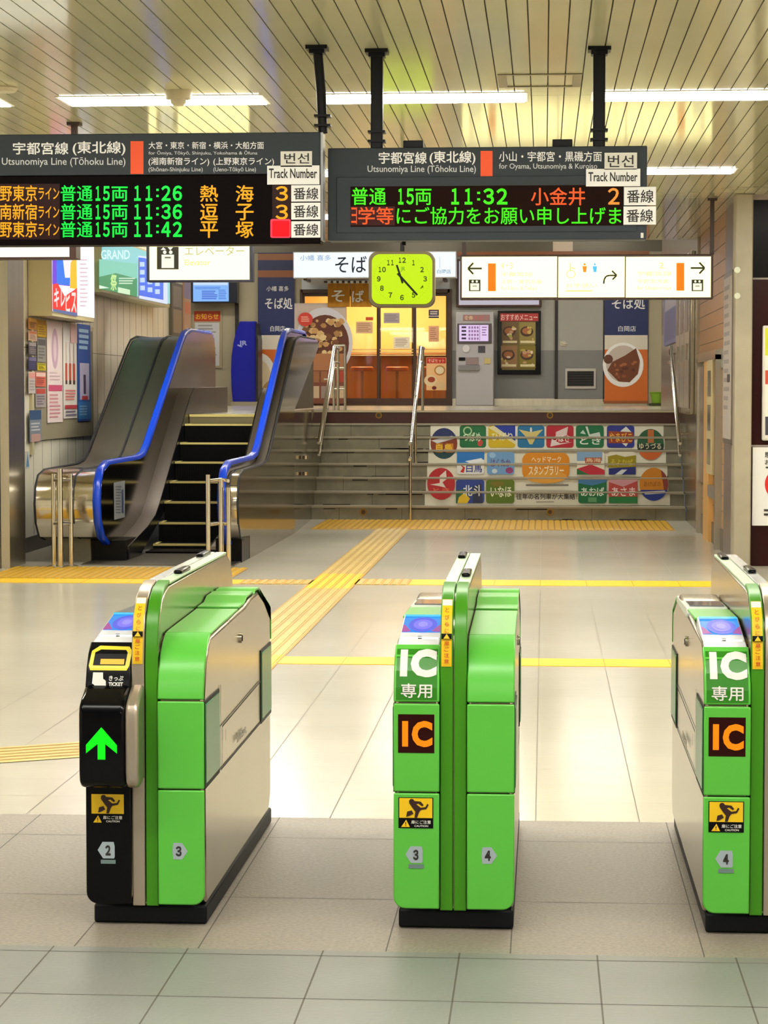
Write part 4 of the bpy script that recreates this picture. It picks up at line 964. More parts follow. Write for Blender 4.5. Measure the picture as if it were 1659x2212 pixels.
# signs on the maroon wall
ps = thing('framed_poster', 'white framed poster with a yellow top on the maroon wall', 'poster', tuple(PY(1700, 950, 21.15)))
a, c = PY(1648, 703, 21.14), PY(1790, 952, 21.14)
b = MB(); b.box(a.x, c.x, 21.14, 21.2, c.z, a.z, paint((210, 206, 200), .3)); b.build('frame', ps, bevel=.015)
pt, n = plane_y(21.139); A = Art(pt, n); A.rect(1653, 709, 1785, 946, paint((226, 222, 214))).rect(1653, 709, 1785, 768, paint((200, 206, 40))).rect(1653, 800, 1785, 830, paint((190, 70, 50))).rect(1653, 900, 1785, 940, paint((60, 60, 70))); A.build('print', ps)
ws = thing('prohibition_sign', 'white notice with a red circle and black writing on the maroon wall', 'sign', tuple(PY(1690, 1136, 21.18)))
a, c = PY(1626, 966, 21.17), PY(1790, 1136, 21.17)
b = MB(); b.box(a.x, c.x, 21.17, 21.2, c.z, a.z, paint((226, 226, 228), .4)); b.build('panel', ws, smooth=0)
pt, n = plane_y(21.169); A = Art(pt, n)
A.text('駆け込み乗車は', 1652, 976, 1780, 989, INK, .02).text('おやめください', 1652, 993, 1760, 1004, INK, .01).lines(1654, 1008, 1770, 1014, 1, INK, .6)
A.ring(1688, 1046, 36, 36, 8, paint((206, 30, 24))).line((1664, 1022), (1712, 1070), 8, paint((206, 30, 24)))
A.lines(1650, 1100, 1780, 1118, 2, INK, .5); A.build('print', ws)

# =================================================================== CEILING FIXTURES
lamp0 = None
LX = [(-4.64, -3.39), (-3.0, -1.75), (-1.375, -.115), (.30, 1.56), (1.96, 3.2)]
ROWS = [(-.2, 'behind'), (4.6, 'over the gates'), (9.2, 'past'), (13.95, ''), (18.72, ''), (23.4, '')]
COLN = ['far left', 'left', 'middle', 'right', 'far right']
LB = {(3, 1): 'flat white ceiling lamp above the left departure board, beside the smoke detector', (3, 2): 'flat white ceiling lamp between the hanger posts of the departure boards',
      (3, 3): 'flat white ceiling lamp crossing the right hanger post of the right departure board', (4, 3): 'smaller looking farther ceiling lamp behind the right end of the right departure board'}
for ri, (yy, _) in enumerate(ROWS):
    for ci, (x0, x1) in enumerate(LX):
        if ri == 5 and ci > 2: continue  # last row is added only where hidden, to light the escalator
        if lamp0 is None:
            lamp0 = thing('ceiling_lamp', '', 'ceiling lamp', (x0, yy, CEIL - .02), 'flat lamps in the board ceiling')
            b = MB(); b.box(x0 - .02, x0 + 1.27, yy - .02, yy + .42, CEIL - .004, CEIL + .008, WHITEP); b.build('housing', lamp0, smooth=0)
            b = MB(); b.prism([(x0, CEIL - .0045), (x0 + 1.25, CEIL - .0045), (x0 + 1.245, CEIL - .009), (x0 + .005, CEIL - .009)], yy, yy + .4, 'y', glow(LAMP_COL, LAMP_POWER)); b.build('diffuser', lamp0, smooth=0)
            o = lamp0; base = Vector((x0, yy, CEIL - .02))
        else: o = copy_tree(lamp0, None, Vector((x0, yy, CEIL - .02)) - base)
        o['label'] = LB.get((ri, ci), 'flat ceiling lamp, %s row from the camera, %s column, out of view' % (['rear', 'first', 'second', 'third', 'fourth', 'added fifth'][ri], COLN[ci]))
for i, (x, y) in enumerate([(-8, 36), (-4.5, 36), (-1, 36), (2.5, 36), (-6, 41), (-2.5, 41), (1, 41), (-4, 28.1), (-1.6, 28.1), (.6, 28.1), (2.6, 28.1)]):  # last row, over the stair foot, is added unseen to brighten the risers
    if i == 0:
        u0 = thing('upper_lamp', '', 'ceiling lamp', (x, y, 4.97), 'flat lamps over the upper floor')
        b = MB(); b.box(x - .7, x + .7, y - .22, y + .22, 4.965, 5.0, WHITEP); b.build('housing', u0, smooth=0)
        b = MB(); b.box(x - .65, x + .65, y - .18, y + .18, 4.955, 4.965, glow(LAMP_COL, UPPER_POWER)); b.build('diffuser', u0, smooth=0); o = u0; ub = Vector((x, y, 4.97))
    else: o = copy_tree(u0, None, Vector((x, y, 4.97)) - ub)
    o['label'] = 'lamp put high over the stairs and upper floor, spot %s, out of view' % ('abcdefghijk'[i])
sd = PZ(385, 196, CEIL)
s = thing('smoke_detector', 'round cream smoke detector on the ceiling beside a lamp', 'smoke detector', (sd.x, sd.y - .05, CEIL - .09))
CR = mat('detector_cream', (196, 186, 156), .4)
b = MB(); b.lathe([(.075, -.05), (.085, -.01), (.085, 0)], (sd.x, sd.y, CEIL), CR); b.build('base', s)
b = MB(); b.lathe([(.03, -.09), (.045, -.075), (.05, -.05)], (sd.x, sd.y, CEIL), CR); b.build('dome', s)
sp = PZ(8, 188, CEIL)
b = MB(); b.lathe([(.07, -.03), (.085, -.01), (.085, 0)], sp, CR); tag(b.build('ceiling_speaker'), 'flat round ceiling cover at the left edge of the ceiling', 'cover')

# =================================================================== DEPARTURE BOARDS
def hanger(parent, px, Y, zt, w=.032, brace=None):
    x = PY(px, 200, Y).x
    b = MB()
    b.box(x - w, x + w, Y - w + .08, Y + w + .08, zt, CEIL, POST) if not brace else b.tube([(x, Y + .08, CEIL), (x + .02, Y + .08, (CEIL + zt)/2), (x + brace, Y + .08, zt)], .026, POST, 12)
    o = b.build('hanger_post', parent, bevel=.006)
    b = MB(); b.box(x - w*1.9, x + w*1.9, Y + .08 - w*1.9, Y + .08 + w*1.9, CEIL - .02, CEIL, POST)
    b.box(x - w*1.35, x + w*1.35, Y + .08 - w*1.35, Y + .08 + w*1.35, CEIL - .04, CEIL - .02, POST); b.build('flange', o)
    for dz in (.035, .085):
        b = MB(); b.box(x + (brace or 0) - w*1.45, x + (brace or 0) + w*1.45, Y + .08 - w*1.4, Y + .08 + w*1.4, zt + dz, zt + dz + .012, POST); b.build('collar', o)
LED_O, LED_G, LED_G2, LED_R = glow((255, 170, 20), 1.15), glow((10, 255, 70), 1.1), glow((70, 255, 10), 1.1), glow((255, 90, 30), 1.1)
LEDBG = mat('led_panel', (10, 2, 4), .5, spec=.06); LEDBG2 = mat('led_panel_brown', (30, 12, 6), .5, spec=.06)
WL = paint((250, 250, 252), .5); WL2 = paint((214, 218, 222), .5); ORANGE = paint((250, 84, 10), .45); PLATE = paint((246, 246, 248), .5); PLATE2 = paint((226, 224, 218), .5)
def plates(parent, Y, items):
    for x0, y0, x1, y1, m, tx, r in items:
        a, c = PY(x0, y0, Y - .006), PY(x1, y1, Y - .006)
        b = MB(); b.box(a.x, c.x, Y - .006, Y - .001, c.z, a.z, m); o = b.build('stuck_label', parent, smooth=0)
        pt, n = plane_y(Y - .006); A = Art(pt, n); A.text(tx, *r, INK, .016); A.build('lettering', o)
BY = 11.95
def numerals(s, x0, y0, x1, y1, m, par, bold=.03):
    ws = [.5 if c == ':' else 1 for c in s]; u = (x1 - x0)/sum(ws); x = x0; A = Art(pt, n, .002)
    for c, w in zip(s, ws):
        if c == ':':
            for f in (.28, .68): yy = y0 + (y1 - y0)*f; A.rect(x + u*.14, yy - 2.4, x + u*.36, yy + 2.4, m)
        else:
            p, q = (.2, .78) if c == '1' else (.08, .9); A.text(chr(0xFEE0 + ord(c)), x + u*p, y0, x + u*q, y1, m, bold)
        x += u*w
    A.build('lit_characters', par)
lb_ = thing('departure_board', 'long departure board at the left with three lit rows of trains', 'departure board', tuple(PY(320, 525, BY + .1)))
a, c = PY(-300, 293, BY), PY(692, 527, BY); mid = PY(300, 378, BY).z
b = MB(); b.box(a.x, c.x, BY, BY + .16, mid, a.z, GREY_B); b.build('header_panel', lb_, bevel=.006)
b = MB(); b.box(a.x, c.x, BY, BY + .16, c.z, mid - .002, LEDBG); ld = b.build('display_panel', lb_, bevel=.004)
b = MB(); b.box(c.x, c.x + .012, BY + .02, BY + .15, c.z + .02, a.z, paint((150, 150, 150), .3, .6)); b.build('end_cap', lb_)
hanger(lb_, 682, BY, a.z, .03, .03); hanger(lb_, -240, BY, a.z)
pt, n = plane_y(BY)
for q in (('宇都宮線', 28, 307, 148, 334, WL, .03),
    ('(東北線)', 157, 305, 271, 336, WL, .03),
    ('Utsunomiya Line (Tōhoku Line)', 4, 340, 271, 361, WL2, .006),
    ('大宮・東京・新宿・横浜・大船方面', 321, 306, 570, 322, WL, .016),
    ('for Ōmiya, Tōkyō, Shinjuku, Yokohama & Ōfuna', 321, 325, 556, 336, WL2, .004),
    ('(湘南新宿ライン)', 321, 340, 452, 359, WL, .016),
    ('(上野東京ライン)', 461, 340, 592, 359, WL, .016),
    ('(Shōnan-Shinjuku Line)', 321, 361, 438, 373, WL2, .004),
    ('(Ueno-Tōkyō Line)', 461, 361, 553, 373, WL2, .004)): Art(pt, n).text(*q).build('lettering', lb_)
Art(pt, n).rect(282, 305, 310, 376, ORANGE).build('line_colour_bar', lb_)
for q in ((-40, 397, 129, 517), (588, 399, 628, 473)): Art(pt, n, .0004).rect(*q, glow((42, 5, 3), 1)).build('led_halo', ld)  # red halo around the lit characters, laid on as a dim glowing sheet
for i, (nm, tm, d1, d2) in enumerate((('野東京', '11:26', '熱', '海'), ('南新宿', '11:36', '逗', '子'), ('野東京', '11:42', '平', '塚'))):
    y0 = (400, 440, 478)[i]; y1 = y0 + 35; C = lambda *q: Art(pt, n).text(*q).build('lit_characters', ld)
    C('上' if i != 1 else '湘', -34, y0, -4, y1, LED_O, .02)
    C(nm, 0, y0, 80, y1, LED_O, .02); C('ライン', 83, y0 + 5, 128, y1 - 4, LED_O, .02)
    C('普通', 131, y0, 200, y1, LED_G, .016); numerals('15', 203, y0 + 2, 239, y1 - 1, LED_G, ld); C('両', 241, y0 + 3, 276, y1, LED_G, .02); numerals(tm, 285, y0 + 1, 396, y1 - 1, LED_G, ld)
    C(d1, 432, y0, 471, y1 + 1, LED_O, .022); C(d2, 509, y0, 548, y1 + 1, LED_O, .022)
    if i < 2: C('３', 595, y0 + 2, 622, y1 - 1, LED_O, .02)
A = Art(pt, n)
A.rrect(584, 473, 628, 514, 4, glow((255, 70, 90), 1)).rrect(588, 477, 625, 511, 3, glow((255, 0, 24), 1))
A.build('lit_block', ld)
plates(lb_, BY, [(629, 400, 692, 435, PLATE, '番線', (634, 405, 688, 431)), (629, 438, 692, 474, PLATE, '番線', (634, 443, 688, 470)), (629, 478, 692, 513, PLATE, '番線', (634, 483, 688, 509)),
    (606, 327, 674, 360, PLATE2, '번선', (614, 331, 668, 353)), (577, 358, 690, 398, PLATE, 'Track Number', (581, 364, 685, 385))])
RY = 12.1
rb = thing('departure_board', 'grey departure board in the middle with two lit rows of text', 'departure board', tuple(PY(1050, 517, RY + .1)))
a, c = PY(708, 320, RY), PY(1397, 517, RY); i0, i1 = PY(727, 383, RY), PY(1376, 500, RY)
b = MB(); b.box(a.x, c.x, RY, RY + .16, c.z, a.z, GREY_B); b.build('casing', rb, bevel=.006)
b = MB(); b.box(i0.x, i1.x, RY - .008, RY, i1.z, i0.z, GREY_B); bz = b.build('bezel', rb, bevel=.005)
w0, w1 = PY(757, 403, RY - .008), PY(1346, 487, RY - .008)
b = MB(); b.box(w0.x, w1.x, RY - .0095, RY - .008, w1.z, w0.z, LEDBG2); ld = b.build('display_panel', rb, smooth=0)
hanger(rb, 812, RY, a.z); hanger(rb, 1295, RY, a.z)
for px in (892, 1215): p = PY(px, 320, RY); b = MB(); b.box(p.x - .053, p.x + .053, RY + .02, RY + .14, a.z, a.z + .04, POST); b.build('top_bracket', rb, bevel=.004)
b = MB(); p = PY(870, 517, RY); b.tube([(p.x, RY + .1, c.z), (p.x, RY + .1, c.z - .02)], .012, POST); b.build('underside_hook', rb)
pt, n = plane_y(RY)
for q in (('宇都宮線', 818, 328, 922, 354, WL, .03),
    ('(東北線)', 928, 326, 1027, 356, WL, .03),
    ('Utsunomiya Line (Tōhoku Line)', 794, 357, 1028, 376, WL2, .006),
    ('小山・宇都宮・黒磯方面', 1078, 327, 1300, 349, WL, .018),
    ('for Oyama, Utsunomiya & Kuroiso', 1078, 353, 1290, 368, WL2, .004)): Art(pt, n).text(*q).build('lettering', rb)
Art(pt, n).rect(1038, 326, 1064, 384, ORANGE).build('line_colour_bar', rb)
Art(pt, n).rect(1384, 503, 1390, 514, PLATE2).build('serial_label', rb)
pt, n = plane_y(RY - .0095)
Art(pt, n, .0004).rect(757, 446, 853, 487, glow((60, 6, 4), 1)).build('led_halo', ld)  # halo of the red characters, painted as a glowing sheet behind them
for q in (('普通', 760, 405, 834, 443, LED_G2, .018),
    ('両', 897, 408, 932, 443, LED_G2, .018),
    ('小金井', 1147, 405, 1264, 444, LED_R, .018),
    ('２', 1313, 406, 1338, 442, glow((255, 150, 50), 1.1), .02),
    ('ヨ', 759, 448, 771, 484, LED_R, .01),
    ('学等', 774, 447, 850, 485, LED_R, .018),
    ('にご協力をお願い申し上げま', 857, 447, 1342, 485, LED_G2, .012)): Art(pt, n, .002).text(*q).build('lit_characters', ld)
numerals('15', 856, 407, 896, 442, LED_G2, ld); numerals('11:32', 969, 407, 1099, 442, LED_G2, ld)
plates(rb, RY - .013, [(1306, 330, 1376, 366, PLATE2, '번선', (1313, 335, 1369, 361)), (1266, 365, 1383, 402, PLATE, 'Track Number', (1271, 372, 1377, 392)),
    (1348, 404, 1417, 443, PLATE, '番線', (1354, 410, 1412, 438)), (1347, 446, 1417, 485, PLATE, '番線', (1353, 452, 1411, 480))])

# =================================================================== CLOCK AND LIT SIGNS
CYk = 19.8
ck = thing('wall_clock', 'square hanging clock with a bright yellow-green lit face', 'clock', tuple(PY(868, 665, CYk + .05)))
def rr(x0, y0, x1, y1, r, Y, n=6):
    pts = []
    for cx, cy, t0 in ((x1 - r, y1 - r, 0), (x0 + r, y1 - r, 90), (x0 + r, y0 + r, 180), (x1 - r, y0 + r, 270)):
        for k in range(n + 1):
            t = math.radians(t0 + 90*k/n); q = PY(cx + r*math.cos(t), cy + r*math.sin(t), Y); pts.append((q.x, q.z))
    return pts
b = MB(); b.prism(rr(796, 543, 939, 664, 20, CYk), CYk, CYk + .14, 'y', mat('clock_case', (74, 64, 40), .3)); b.build('case', ck, bevel=.008)
b = MB(); b.prism(rr(803, 549, 934, 657, 18, CYk), CYk - .006, CYk, 'y', glow((204, 242, 8), 1.0)); b.build('face', ck, smooth=0)
pt, n = plane_y(CYk - .006); A = Art(pt, n); DK_ = glow((44, 62, 4)); cx, cy = 868.5, 602.5
for i in range(1, 13):
    t = math.radians(i*30); x, y = cx + 50*math.sin(t), cy - 42*math.cos(t)*.96
    w = 4.2 if i < 10 else 8.2; c_ = str(i)
    for j, ch in enumerate(c_): A.text(chr(0xFF10 + int(ch)), x - w + 8.6*j + (1.2 if ch == '1' else 0), y - 5.8, x - w + 8.6*j + (6.6 if ch == '1' else 8), y + 5.8, DK_, .035)
for i in range(60):
    t = math.radians(i*6); x, y = cx + 60*math.sin(t), cy - 51*math.cos(t); A.rect(x - .5, y - .5, x + .5, y + .5, glow((130, 160, 10)))
A.text('JR', 866, 577, 876, 588, glow((110, 170, 10)), .02); A.build('dial', ck)
A = Art(pt, n, .004); A.poly([(872, 611), (868, 613), (855, 573), (859, 572)], glow((20, 30, 4))); A.build('hour_hand', ck)
A = Art(pt, n, .006); A.poly([(857, 592), (861, 589), (903, 636), (900, 639)], glow((20, 30, 4))); A.build('minute_hand', ck)
b = MB(); p = PY(869, 543, CYk + .07); b.tube([(p.x, CYk + .07, p.z), (p.x, CYk + .07, CEIL)], .018, POST); b.build('hanger_post', ck)

def signbox(name, label, px0, py0, px1, py1, Y, framec, faces, bord, s, posts=()):
    o = thing(name, label, 'sign', tuple(PY((px0 + px1)/2, py1, Y + .08)))
    a, c = PY(px0, py0, Y), PY(px1, py1, Y)
    b = MB(); b.box(a.x, c.x, Y, Y + .16, c.z, a.z, framec); b.build('frame', o, bevel=.006)
    for f0, f1 in faces:
        q0, q1 = PY(f0, py0 + bord, Y), PY(f1, py1 - bord, Y)
        b = MB(); b.box(q0.x, q1.x, Y - .006, Y, q1.z, q0.z, glow(s[0], s[1])); b.build('face', o, smooth=0)
    for px in posts:
        x = PY(px, py0, Y).x; b = MB(); b.box(x - .02, x + .02, Y + .06, Y + .1, a.z, CEIL, mat('sign_brown', (52, 26, 20), .4)); p = b.build('hanger_post', o)
        b = MB(); b.box(x - .045, x + .045, Y + .035, Y + .125, CEIL - .02, CEIL, mat('sign_brown', (52, 26, 20), .4)); b.build('flange', p)
    return o
SBR = mat('sign_brown', (52, 26, 20), .4)
YF = (255, 244, 168)
DYs = 21.5
ds = signbox('direction_sign', 'long three panel yellow lit direction sign with arrows both ways', 994, 551, 1540, 646, DYs, SBR, ((998, 1203), (1206, 1349), (1352, 1535)), 4, (YF, 2.4), (1539, 1002))
pt, n = plane_y(DYs - .006); FC = [q for q in ds.children if q.name.startswith('face')]; FC.sort(key=lambda q: q.data.vertices[0].co.x); A = Art(pt, n)
K = glow((46, 48, 20)); OB = glow((255, 132, 0)); F1 = glow((250, 238, 150)); F2 = glow((252, 244, 176))
def arrow(x0, x1, y, h, w=4):
    d = 1 if x1 > x0 else -1
    A.line((x0, y), (x1 - d*2, y), w, K).path([(x1 - d*h*.95, y - h), (x1, y), (x1 - d*h*.95, y + h)], w, K)
ART = [Art(pt, n) for _ in range(3)]
A = ART[0]; arrow(1041, 1011, 580, 12); A = ART[2]; arrow(1492, 1522, 579, 12)
for x, A in ((1013, ART[0]), (1494, ART[2])):
    A.rect(x, 604, x + 25, 629, K).rect(x + 3, 612, x + 22, 627, glow((255, 253, 222), 1.1)).ell(x + 8, 608, 2.5, 2.5, glow((255, 253, 222), 1.1), 10).ell(x + 17, 608, 2.5, 2.5, glow((255, 253, 222), 1.1), 10).rect(x + 8, 617, x + 17, 619, glow((150, 146, 110)))
ART[0].rect(1054, 569, 1071, 629, OB); ART[2].rect(1461, 568, 1478, 628, OB); A = ART[0]
A.text('4・3', 1082, 567, 1107, 581, F1, .01).text('宇都宮線', 1082, 588, 1150, 597, F2).text('上野・東京方面', 1082, 604, 1170, 613, F2).text('for Ueno & Tokyo', 1082, 618, 1160, 629, F2)
A = ART[2]; A.text('2', 1424, 567, 1434, 580, F1).text('宇都宮線', 1376, 586, 1450, 596, F2).text('宇都宮方面', 1376, 603, 1445, 612, F2).text('for Utsunomiya', 1376, 618, 1450, 628, F2)
A = ART[1]; A.ring(1233, 592, 10, 9, 2, F1).line((1232, 568), (1232, 586), 2.5, F1).line((1232, 578), (1242, 580), 2.5, F1)
for x, c in ((1263, (255, 150, 30)), (1285, (90, 205, 250))): A.ell(x, 571, 2.4, 2.4, glow(c), 10).poly([(x - 5, 575), (x + 5, 575), (x + 3, 588), (x - 3, 588)], glow(c))
A.path([(1304, 613), (1305, 604), (1309, 597), (1316, 595), (1330, 595)], 3.5, K).path([(1322, 585), (1332, 595), (1323, 604)], 3.5, K)
A.text('お手洗い', 1222, 612, 1290, 622, F2).lines(1222, 627, 1300, 631, 1, F1, .7)
for q, A in zip(FC, ART): A.build('lettering', q)
EYs = 20.2
el = signbox('elevator_sign', 'yellow lit elevator sign hanging left of the clock', 316, 518, 545, 608, EYs, mat('sign_navy', (24, 26, 52), .35), ((323, 539),), 4, (YF, 2.4), (549,))
pt, n = plane_y(EYs - .006); A = Art(pt, n)
A.rect(339, 533, 386, 582, glow((60, 56, 40))).rect(349, 550, 376, 579, glow((255, 255, 235))).rect(356, 555, 369, 558, glow((110, 104, 80)))
A.poly([(347, 540), (353, 534), (359, 540)], glow((255, 255, 235))).poly([(362, 534), (374, 534), (368, 541)], glow((255, 255, 235))).ell(356, 545, 4, 4, glow((255, 255, 235)), 10).ell(369, 545, 4, 4, glow((255, 255, 235)), 10)
A.text('エレベーター', 399, 532, 528, 552, glow((196, 190, 130)), .004).text('Elevator', 399, 561, 454, 573, glow((248, 240, 140)), .01)
A.build('lettering', el)
signbox('track_sign', 'white lit hanging sign mostly hidden behind the left departure board', -300, 470, 164, 559, 15.2, SBR, ((-296, 150),), 4, ((255, 252, 236), 1.15), (157,))

# =================================================================== TICKET GATES
GF = 6.67
def lerp(tab, v):
    if v <= tab[0][0]: return tab[0][1]
    for (a, fa), (b, fb) in zip(tab, tab[1:]):
        if v <= b: return fa + (fb - fa)*(v - a)/(b - a)
    return tab[-1][1]
FRONT = [(.06, GF), (.685, GF), (.73, GF + .006), (.775, GF + .022), (.815, GF + .05), (.845, GF + .088), (.868, GF + .14)]   # z -> y of the lane fronts
SPINE = [(.06, GF + .022), (.80, GF + .022), (.88, GF + .032), (.93, GF + .05), (.975, GF + .095), (1.0, GF + .15), (1.015, GF + .24)]
def offs(tab, d):
    P = [Vector((y, z)) for z, y in tab]; out = []
    for i, p in enumerate(P):
        t = (P[min(i + 1, len(P) - 1)] - P[max(i - 1, 0)]).normalized(); q = p + Vector((-t.y, t.x))*d; out.append((q.y, q.x))
    return out
FRONT_O, SPINE_O = offs(FRONT, .008), offs(SPINE, .012)
def front_pts(z0, z1, tab=FRONT, n=12):
    zs = [z0] + [t[0] for t in tab if z0 < t[0] < z1] + [z1]
    return [(lerp(tab, z), z) for z in zs]
BODYTOP = [(GF + .145, .868), (GF + .81, .884), (GF + .95, .886), (GF + 1.11, .902), (GF + 1.30, .905), (GF + 1.655, .81)]
SIDE = mat('gate_steel', (190, 180, 162), .2, 1, .04, 2)
BASEM = mat('gate_base', (16, 19, 25), .5, spec=.2)
SENS = mat('sensor_green', (52, 128, 76), .25, spec=.3)
READW = mat('reader_white', (236, 238, 244), .2)
SCREEN = mat('gate_screen', (120, 122, 134), .08)
def gate(X0, label, left, sl, sr, right, nums, pills):
    o = thing('ticket_gate', label, 'ticket gate', (X0 + .18, GF + .85, 0), 'automatic ticket gates')
    xa, xb, xc, xd, xe = X0, X0 + .136, X0 + .177, X0 + .218, X0 + .358
    b = MB(); b.box(xa + .012, xe - .002, GF + .045, GF + 1.68, 0, .058, BASEM); b.build('base', o, bevel=.008)
    prof = [(GF + .03, .10), (GF + .012, .685), (GF + .06, .80), (GF + .15, .862)] + [(y, z - .006) for y, z in BODYTOP[1:]] + [(GF + 1.655, .12), (GF + 1.60, .06), (GF + .06, .06)]
    for x0, x1, nm in ((xa, xb + .003, 'lane_body'), (xd - .003, xe, 'lane_body')):
        b = MB(); b.prism(prof, x0 + .002, x1 - .002, 'x', SIDE); b.build(nm, o, bevel=.012)
    # lower core between the lanes and the raised divider
    dprof = [(GF + .04, .06)] + [(lerp(SPINE, z) + .012, z - .004) for z in (.80, .88, .93, .975, 1.0, 1.012)] + [(GF + 1.5, 1.016), (GF + 1.61, .985), (GF + 1.665, .92), (GF + 1.68, .82), (GF + 1.66, .06)]
    b = MB(); b.prism(dprof, xb + .003, xd - .003, 'x', SIDE); b.build('divider', o, bevel=.006)
    for x0, x1, kind in ((xb, xc, sl), (xc, xd, sr)):
        m = GREEN_D if kind == 'green' else mat('spine_steel', (186, 172, 156), .3, .7)
        mt = mat('divider_top_green', (206, 232, 196), .25) if kind == 'green' else mat('divider_top_steel', (226, 226, 228), .2, .5)
        b = MB(); sp = front_pts(.062, 1.015, SPINE)
        b.ribbon(sp, x0 + .0015, x1 - .0015, .012, m); s_ = b.build('spine_cover', o, bevel=.003)
        b = MB(); b.ribbon([(GF + .242, 1.012), (GF + .5, 1.015), (GF + 1.49, 1.017)], x0 + .0015, x1 - .0015, .008, mt); b.build('divider_top', o, bevel=.002)
    for side, frac in pills:
        x = (xb + xc)/2 if side == 'l' else (xc + xd)/2; y = GF + frac; zz = 1.024
        b = MB()
        out = [(x + .014*math.cos(t*math.pi/8), y - .085 + .014*math.sin(t*math.pi/8)) for t in range(8, 17)] + [(x + .014*math.cos(t*math.pi/8), y + .085 + .014*math.sin(t*math.pi/8)) for t in range(0, 9)]
        b.prism(out, zz - .002, zz + .012, 'z', BLACKGLOSS); b.build('sensor', o, bevel=.005)
    # lanes
    def lower(x0, x1, z1, right, m):
        r = .035; z0 = .07; c = (x1 - r) if right else (x0 + r); q = [(c + (r if right else -r)*math.sin(t*math.pi/12), z0 + r - r*math.cos(t*math.pi/12)) for t in range(7)]
        pts = ([(x0, z0)] + q + [(x1, z1), (x0, z1)]) if right else ([(x1, z0)] + q + [(x0, z1), (x1, z1)])
        b = MB(); b.prism(pts, GF - .008, GF + .004, 'y', m); return b.build('lower_panel', o, bevel=.004)
    def lane(x0, x1, kind, num, numleft, flip):
        G = GREEN
        pt = lambda a, z: Vector((x0 + (x1 - x0)*a, lerp(FRONT_O, z), z)); n = Vector((0, -1, .25)).normalized()
        if kind == 'black':
            lo = lower(x0, x1, .45, flip, BLACK)
            b = MB(); b.ribbon(front_pts(.70, .845), x0, x1, .008, BLACK); up = b.build('upper_panel', o, bevel=.004)
            bx = [(GF + .02, .45), (GF - .075, .432), (GF - .098, .45), (GF - .104, .48), (GF - .104, .655), (GF - .096, .682), (GF - .07, .70), (GF + .012, .735)]
            b = MB(); b.prism(bx, x0 - .001, x1 + .0005, 'x', BLACKGLOSS); pr = b.build('indicator_housing', o, bevel=.012, seg=3)
            b = MB(); b.prism(bx, x1 + .001, x1 + .041, 'x', mat('spine_steel', (186, 172, 156), .3, .7)); b.build('housing_side', o, bevel=.012, seg=3)
            Y = GF - .1045; pa = lambda a, z: Vector((x0 + (x1 - x0)*a, Y, z))
            A = Art(pa, n); g = glow((20, 255, 30), 1.05)
            A.poly([(.5, .618), (.84, .565), (.84, .540), (.585, .568), (.585, .522), (.415, .522), (.415, .568), (.16, .540), (.16, .565)], g); A.build('arrow_light', pr)
            # ticket slot in a yellow surround
            YS = mat('slot_yellow', (236, 214, 60), .35)
            A = Art(pt, n, .001); BR = paint((110, 84, 16), .4)
            A.bands(12, .765, .845, [([(.05, .785), (.09, .772), (.90, .772), (.95, .785), (.98, .826), (.90, .838), (.24, .840), (.08, .826)], YS),
                ([(.14, .786), (.86, .786), (.885, .822), (.84, .829), (.28, .830), (.16, .822)], BLACK),
                ([(.30, .789), (.83, .789), (.83, .804), (.30, .804)], mat('slot_amber', (240, 176, 14), .4))]); A.build('ticket_slot', up)
            A = Art(pt, n)
            A.bands(4, .715, .768, [([(.16, .766), (.38, .766), (.39, .748), (.45, .742), (.46, .728), (.38, .718), (.33, .712), (.22, .714), (.20, .73), (.15, .734)], WHITEP)])
            A.text('きっぷ', .52, .757, .84, .742, WHITEP, .04, 3).text('TICKET', .52, .738, .84, .727, WHITEP, .04); A.build('lettering', up)
        else:
            lo = lower(x0, x1, .416, flip, G)
            b = MB(); b.ribbon(front_pts(.4205, .683), x0, x1, .008, G); mi = b.build('middle_panel', o, bevel=.004)
            b = MB(); b.ribbon(front_pts(.688, .845 if kind == 'ic' else .868), x0, x1, .008, G); up = b.build('upper_panel', o, bevel=.004)
        if kind == 'ic':
            A = Art(pt, n, .0008); A.rect(.05, .694, .95, .838, GREEN_P, 12)
            A.text('I', .13, .836, .29, .762, WHITEP, .06, 12).text('C', .36, .838, .93, .760, WHITEP, .06, 12); A.text('専用', .16, .742, .84, .70, WHITEP, .02, 6); A.build('lettering', up); n = (0, -1, 0)
            A = Art(pt, n, .001); A.rect(.10, .652, .89, .537, glow((44, 4, 2), 1)); A.build('display_panel', mi)  # red glow around the letters is put into the panel colour
            A = Art(pt, n, .003); A.text('I', .19, .632, .32, .556, glow((255, 138, 16), 1.15), .05).text('C', .40, .633, .85, .555, glow((255, 138, 16), 1.15), .05); A.build('lit_characters', mi)
        if kind in ('ic', 'black'):
            A = Art(pt, n, .001)
            A.rect(.11, .404, .87, .312, BLACK).rect(.13, .402, .85, .343, mat('sticker_yellow', (242, 196, 20), .4))
            Kp = paint((50, 20, 14), .5)
            A.ell(.40, .392, .06, .008, Kp, 14).poly([(.34, .388), (.46, .394), (.60, .392), (.66, .382), (.63, .378), (.55, .386), (.50, .384), (.60, .374), (.70, .376), (.74, .386), (.77, .383), (.72, .370), (.60, .367), (.56, .360), (.52, .344), (.46, .344), (.48, .362), (.42, .372)], Kp)
            A.poly([(.30, .362), (.40, .366), (.44, .356), (.36, .350), (.28, .346)], Kp)
            A.poly([(.17, .316), (.28, .338), (.36, .316)], mat('sticker_yellow', (242, 196, 20), .4)).text('!', .26, .331, .28, .319, BLACK, .02)
            A.text('扉にご注意', .39, .337, .82, .326, WHITEP, .03).text('CAUTION', .46, .323, .76, .317, WHITEP, .02)
            A.build('caution_sticker', lo)
            # card reader on the slope
            z0, z1, y0, y1 = .849, .905, GF + .082, GF + .42
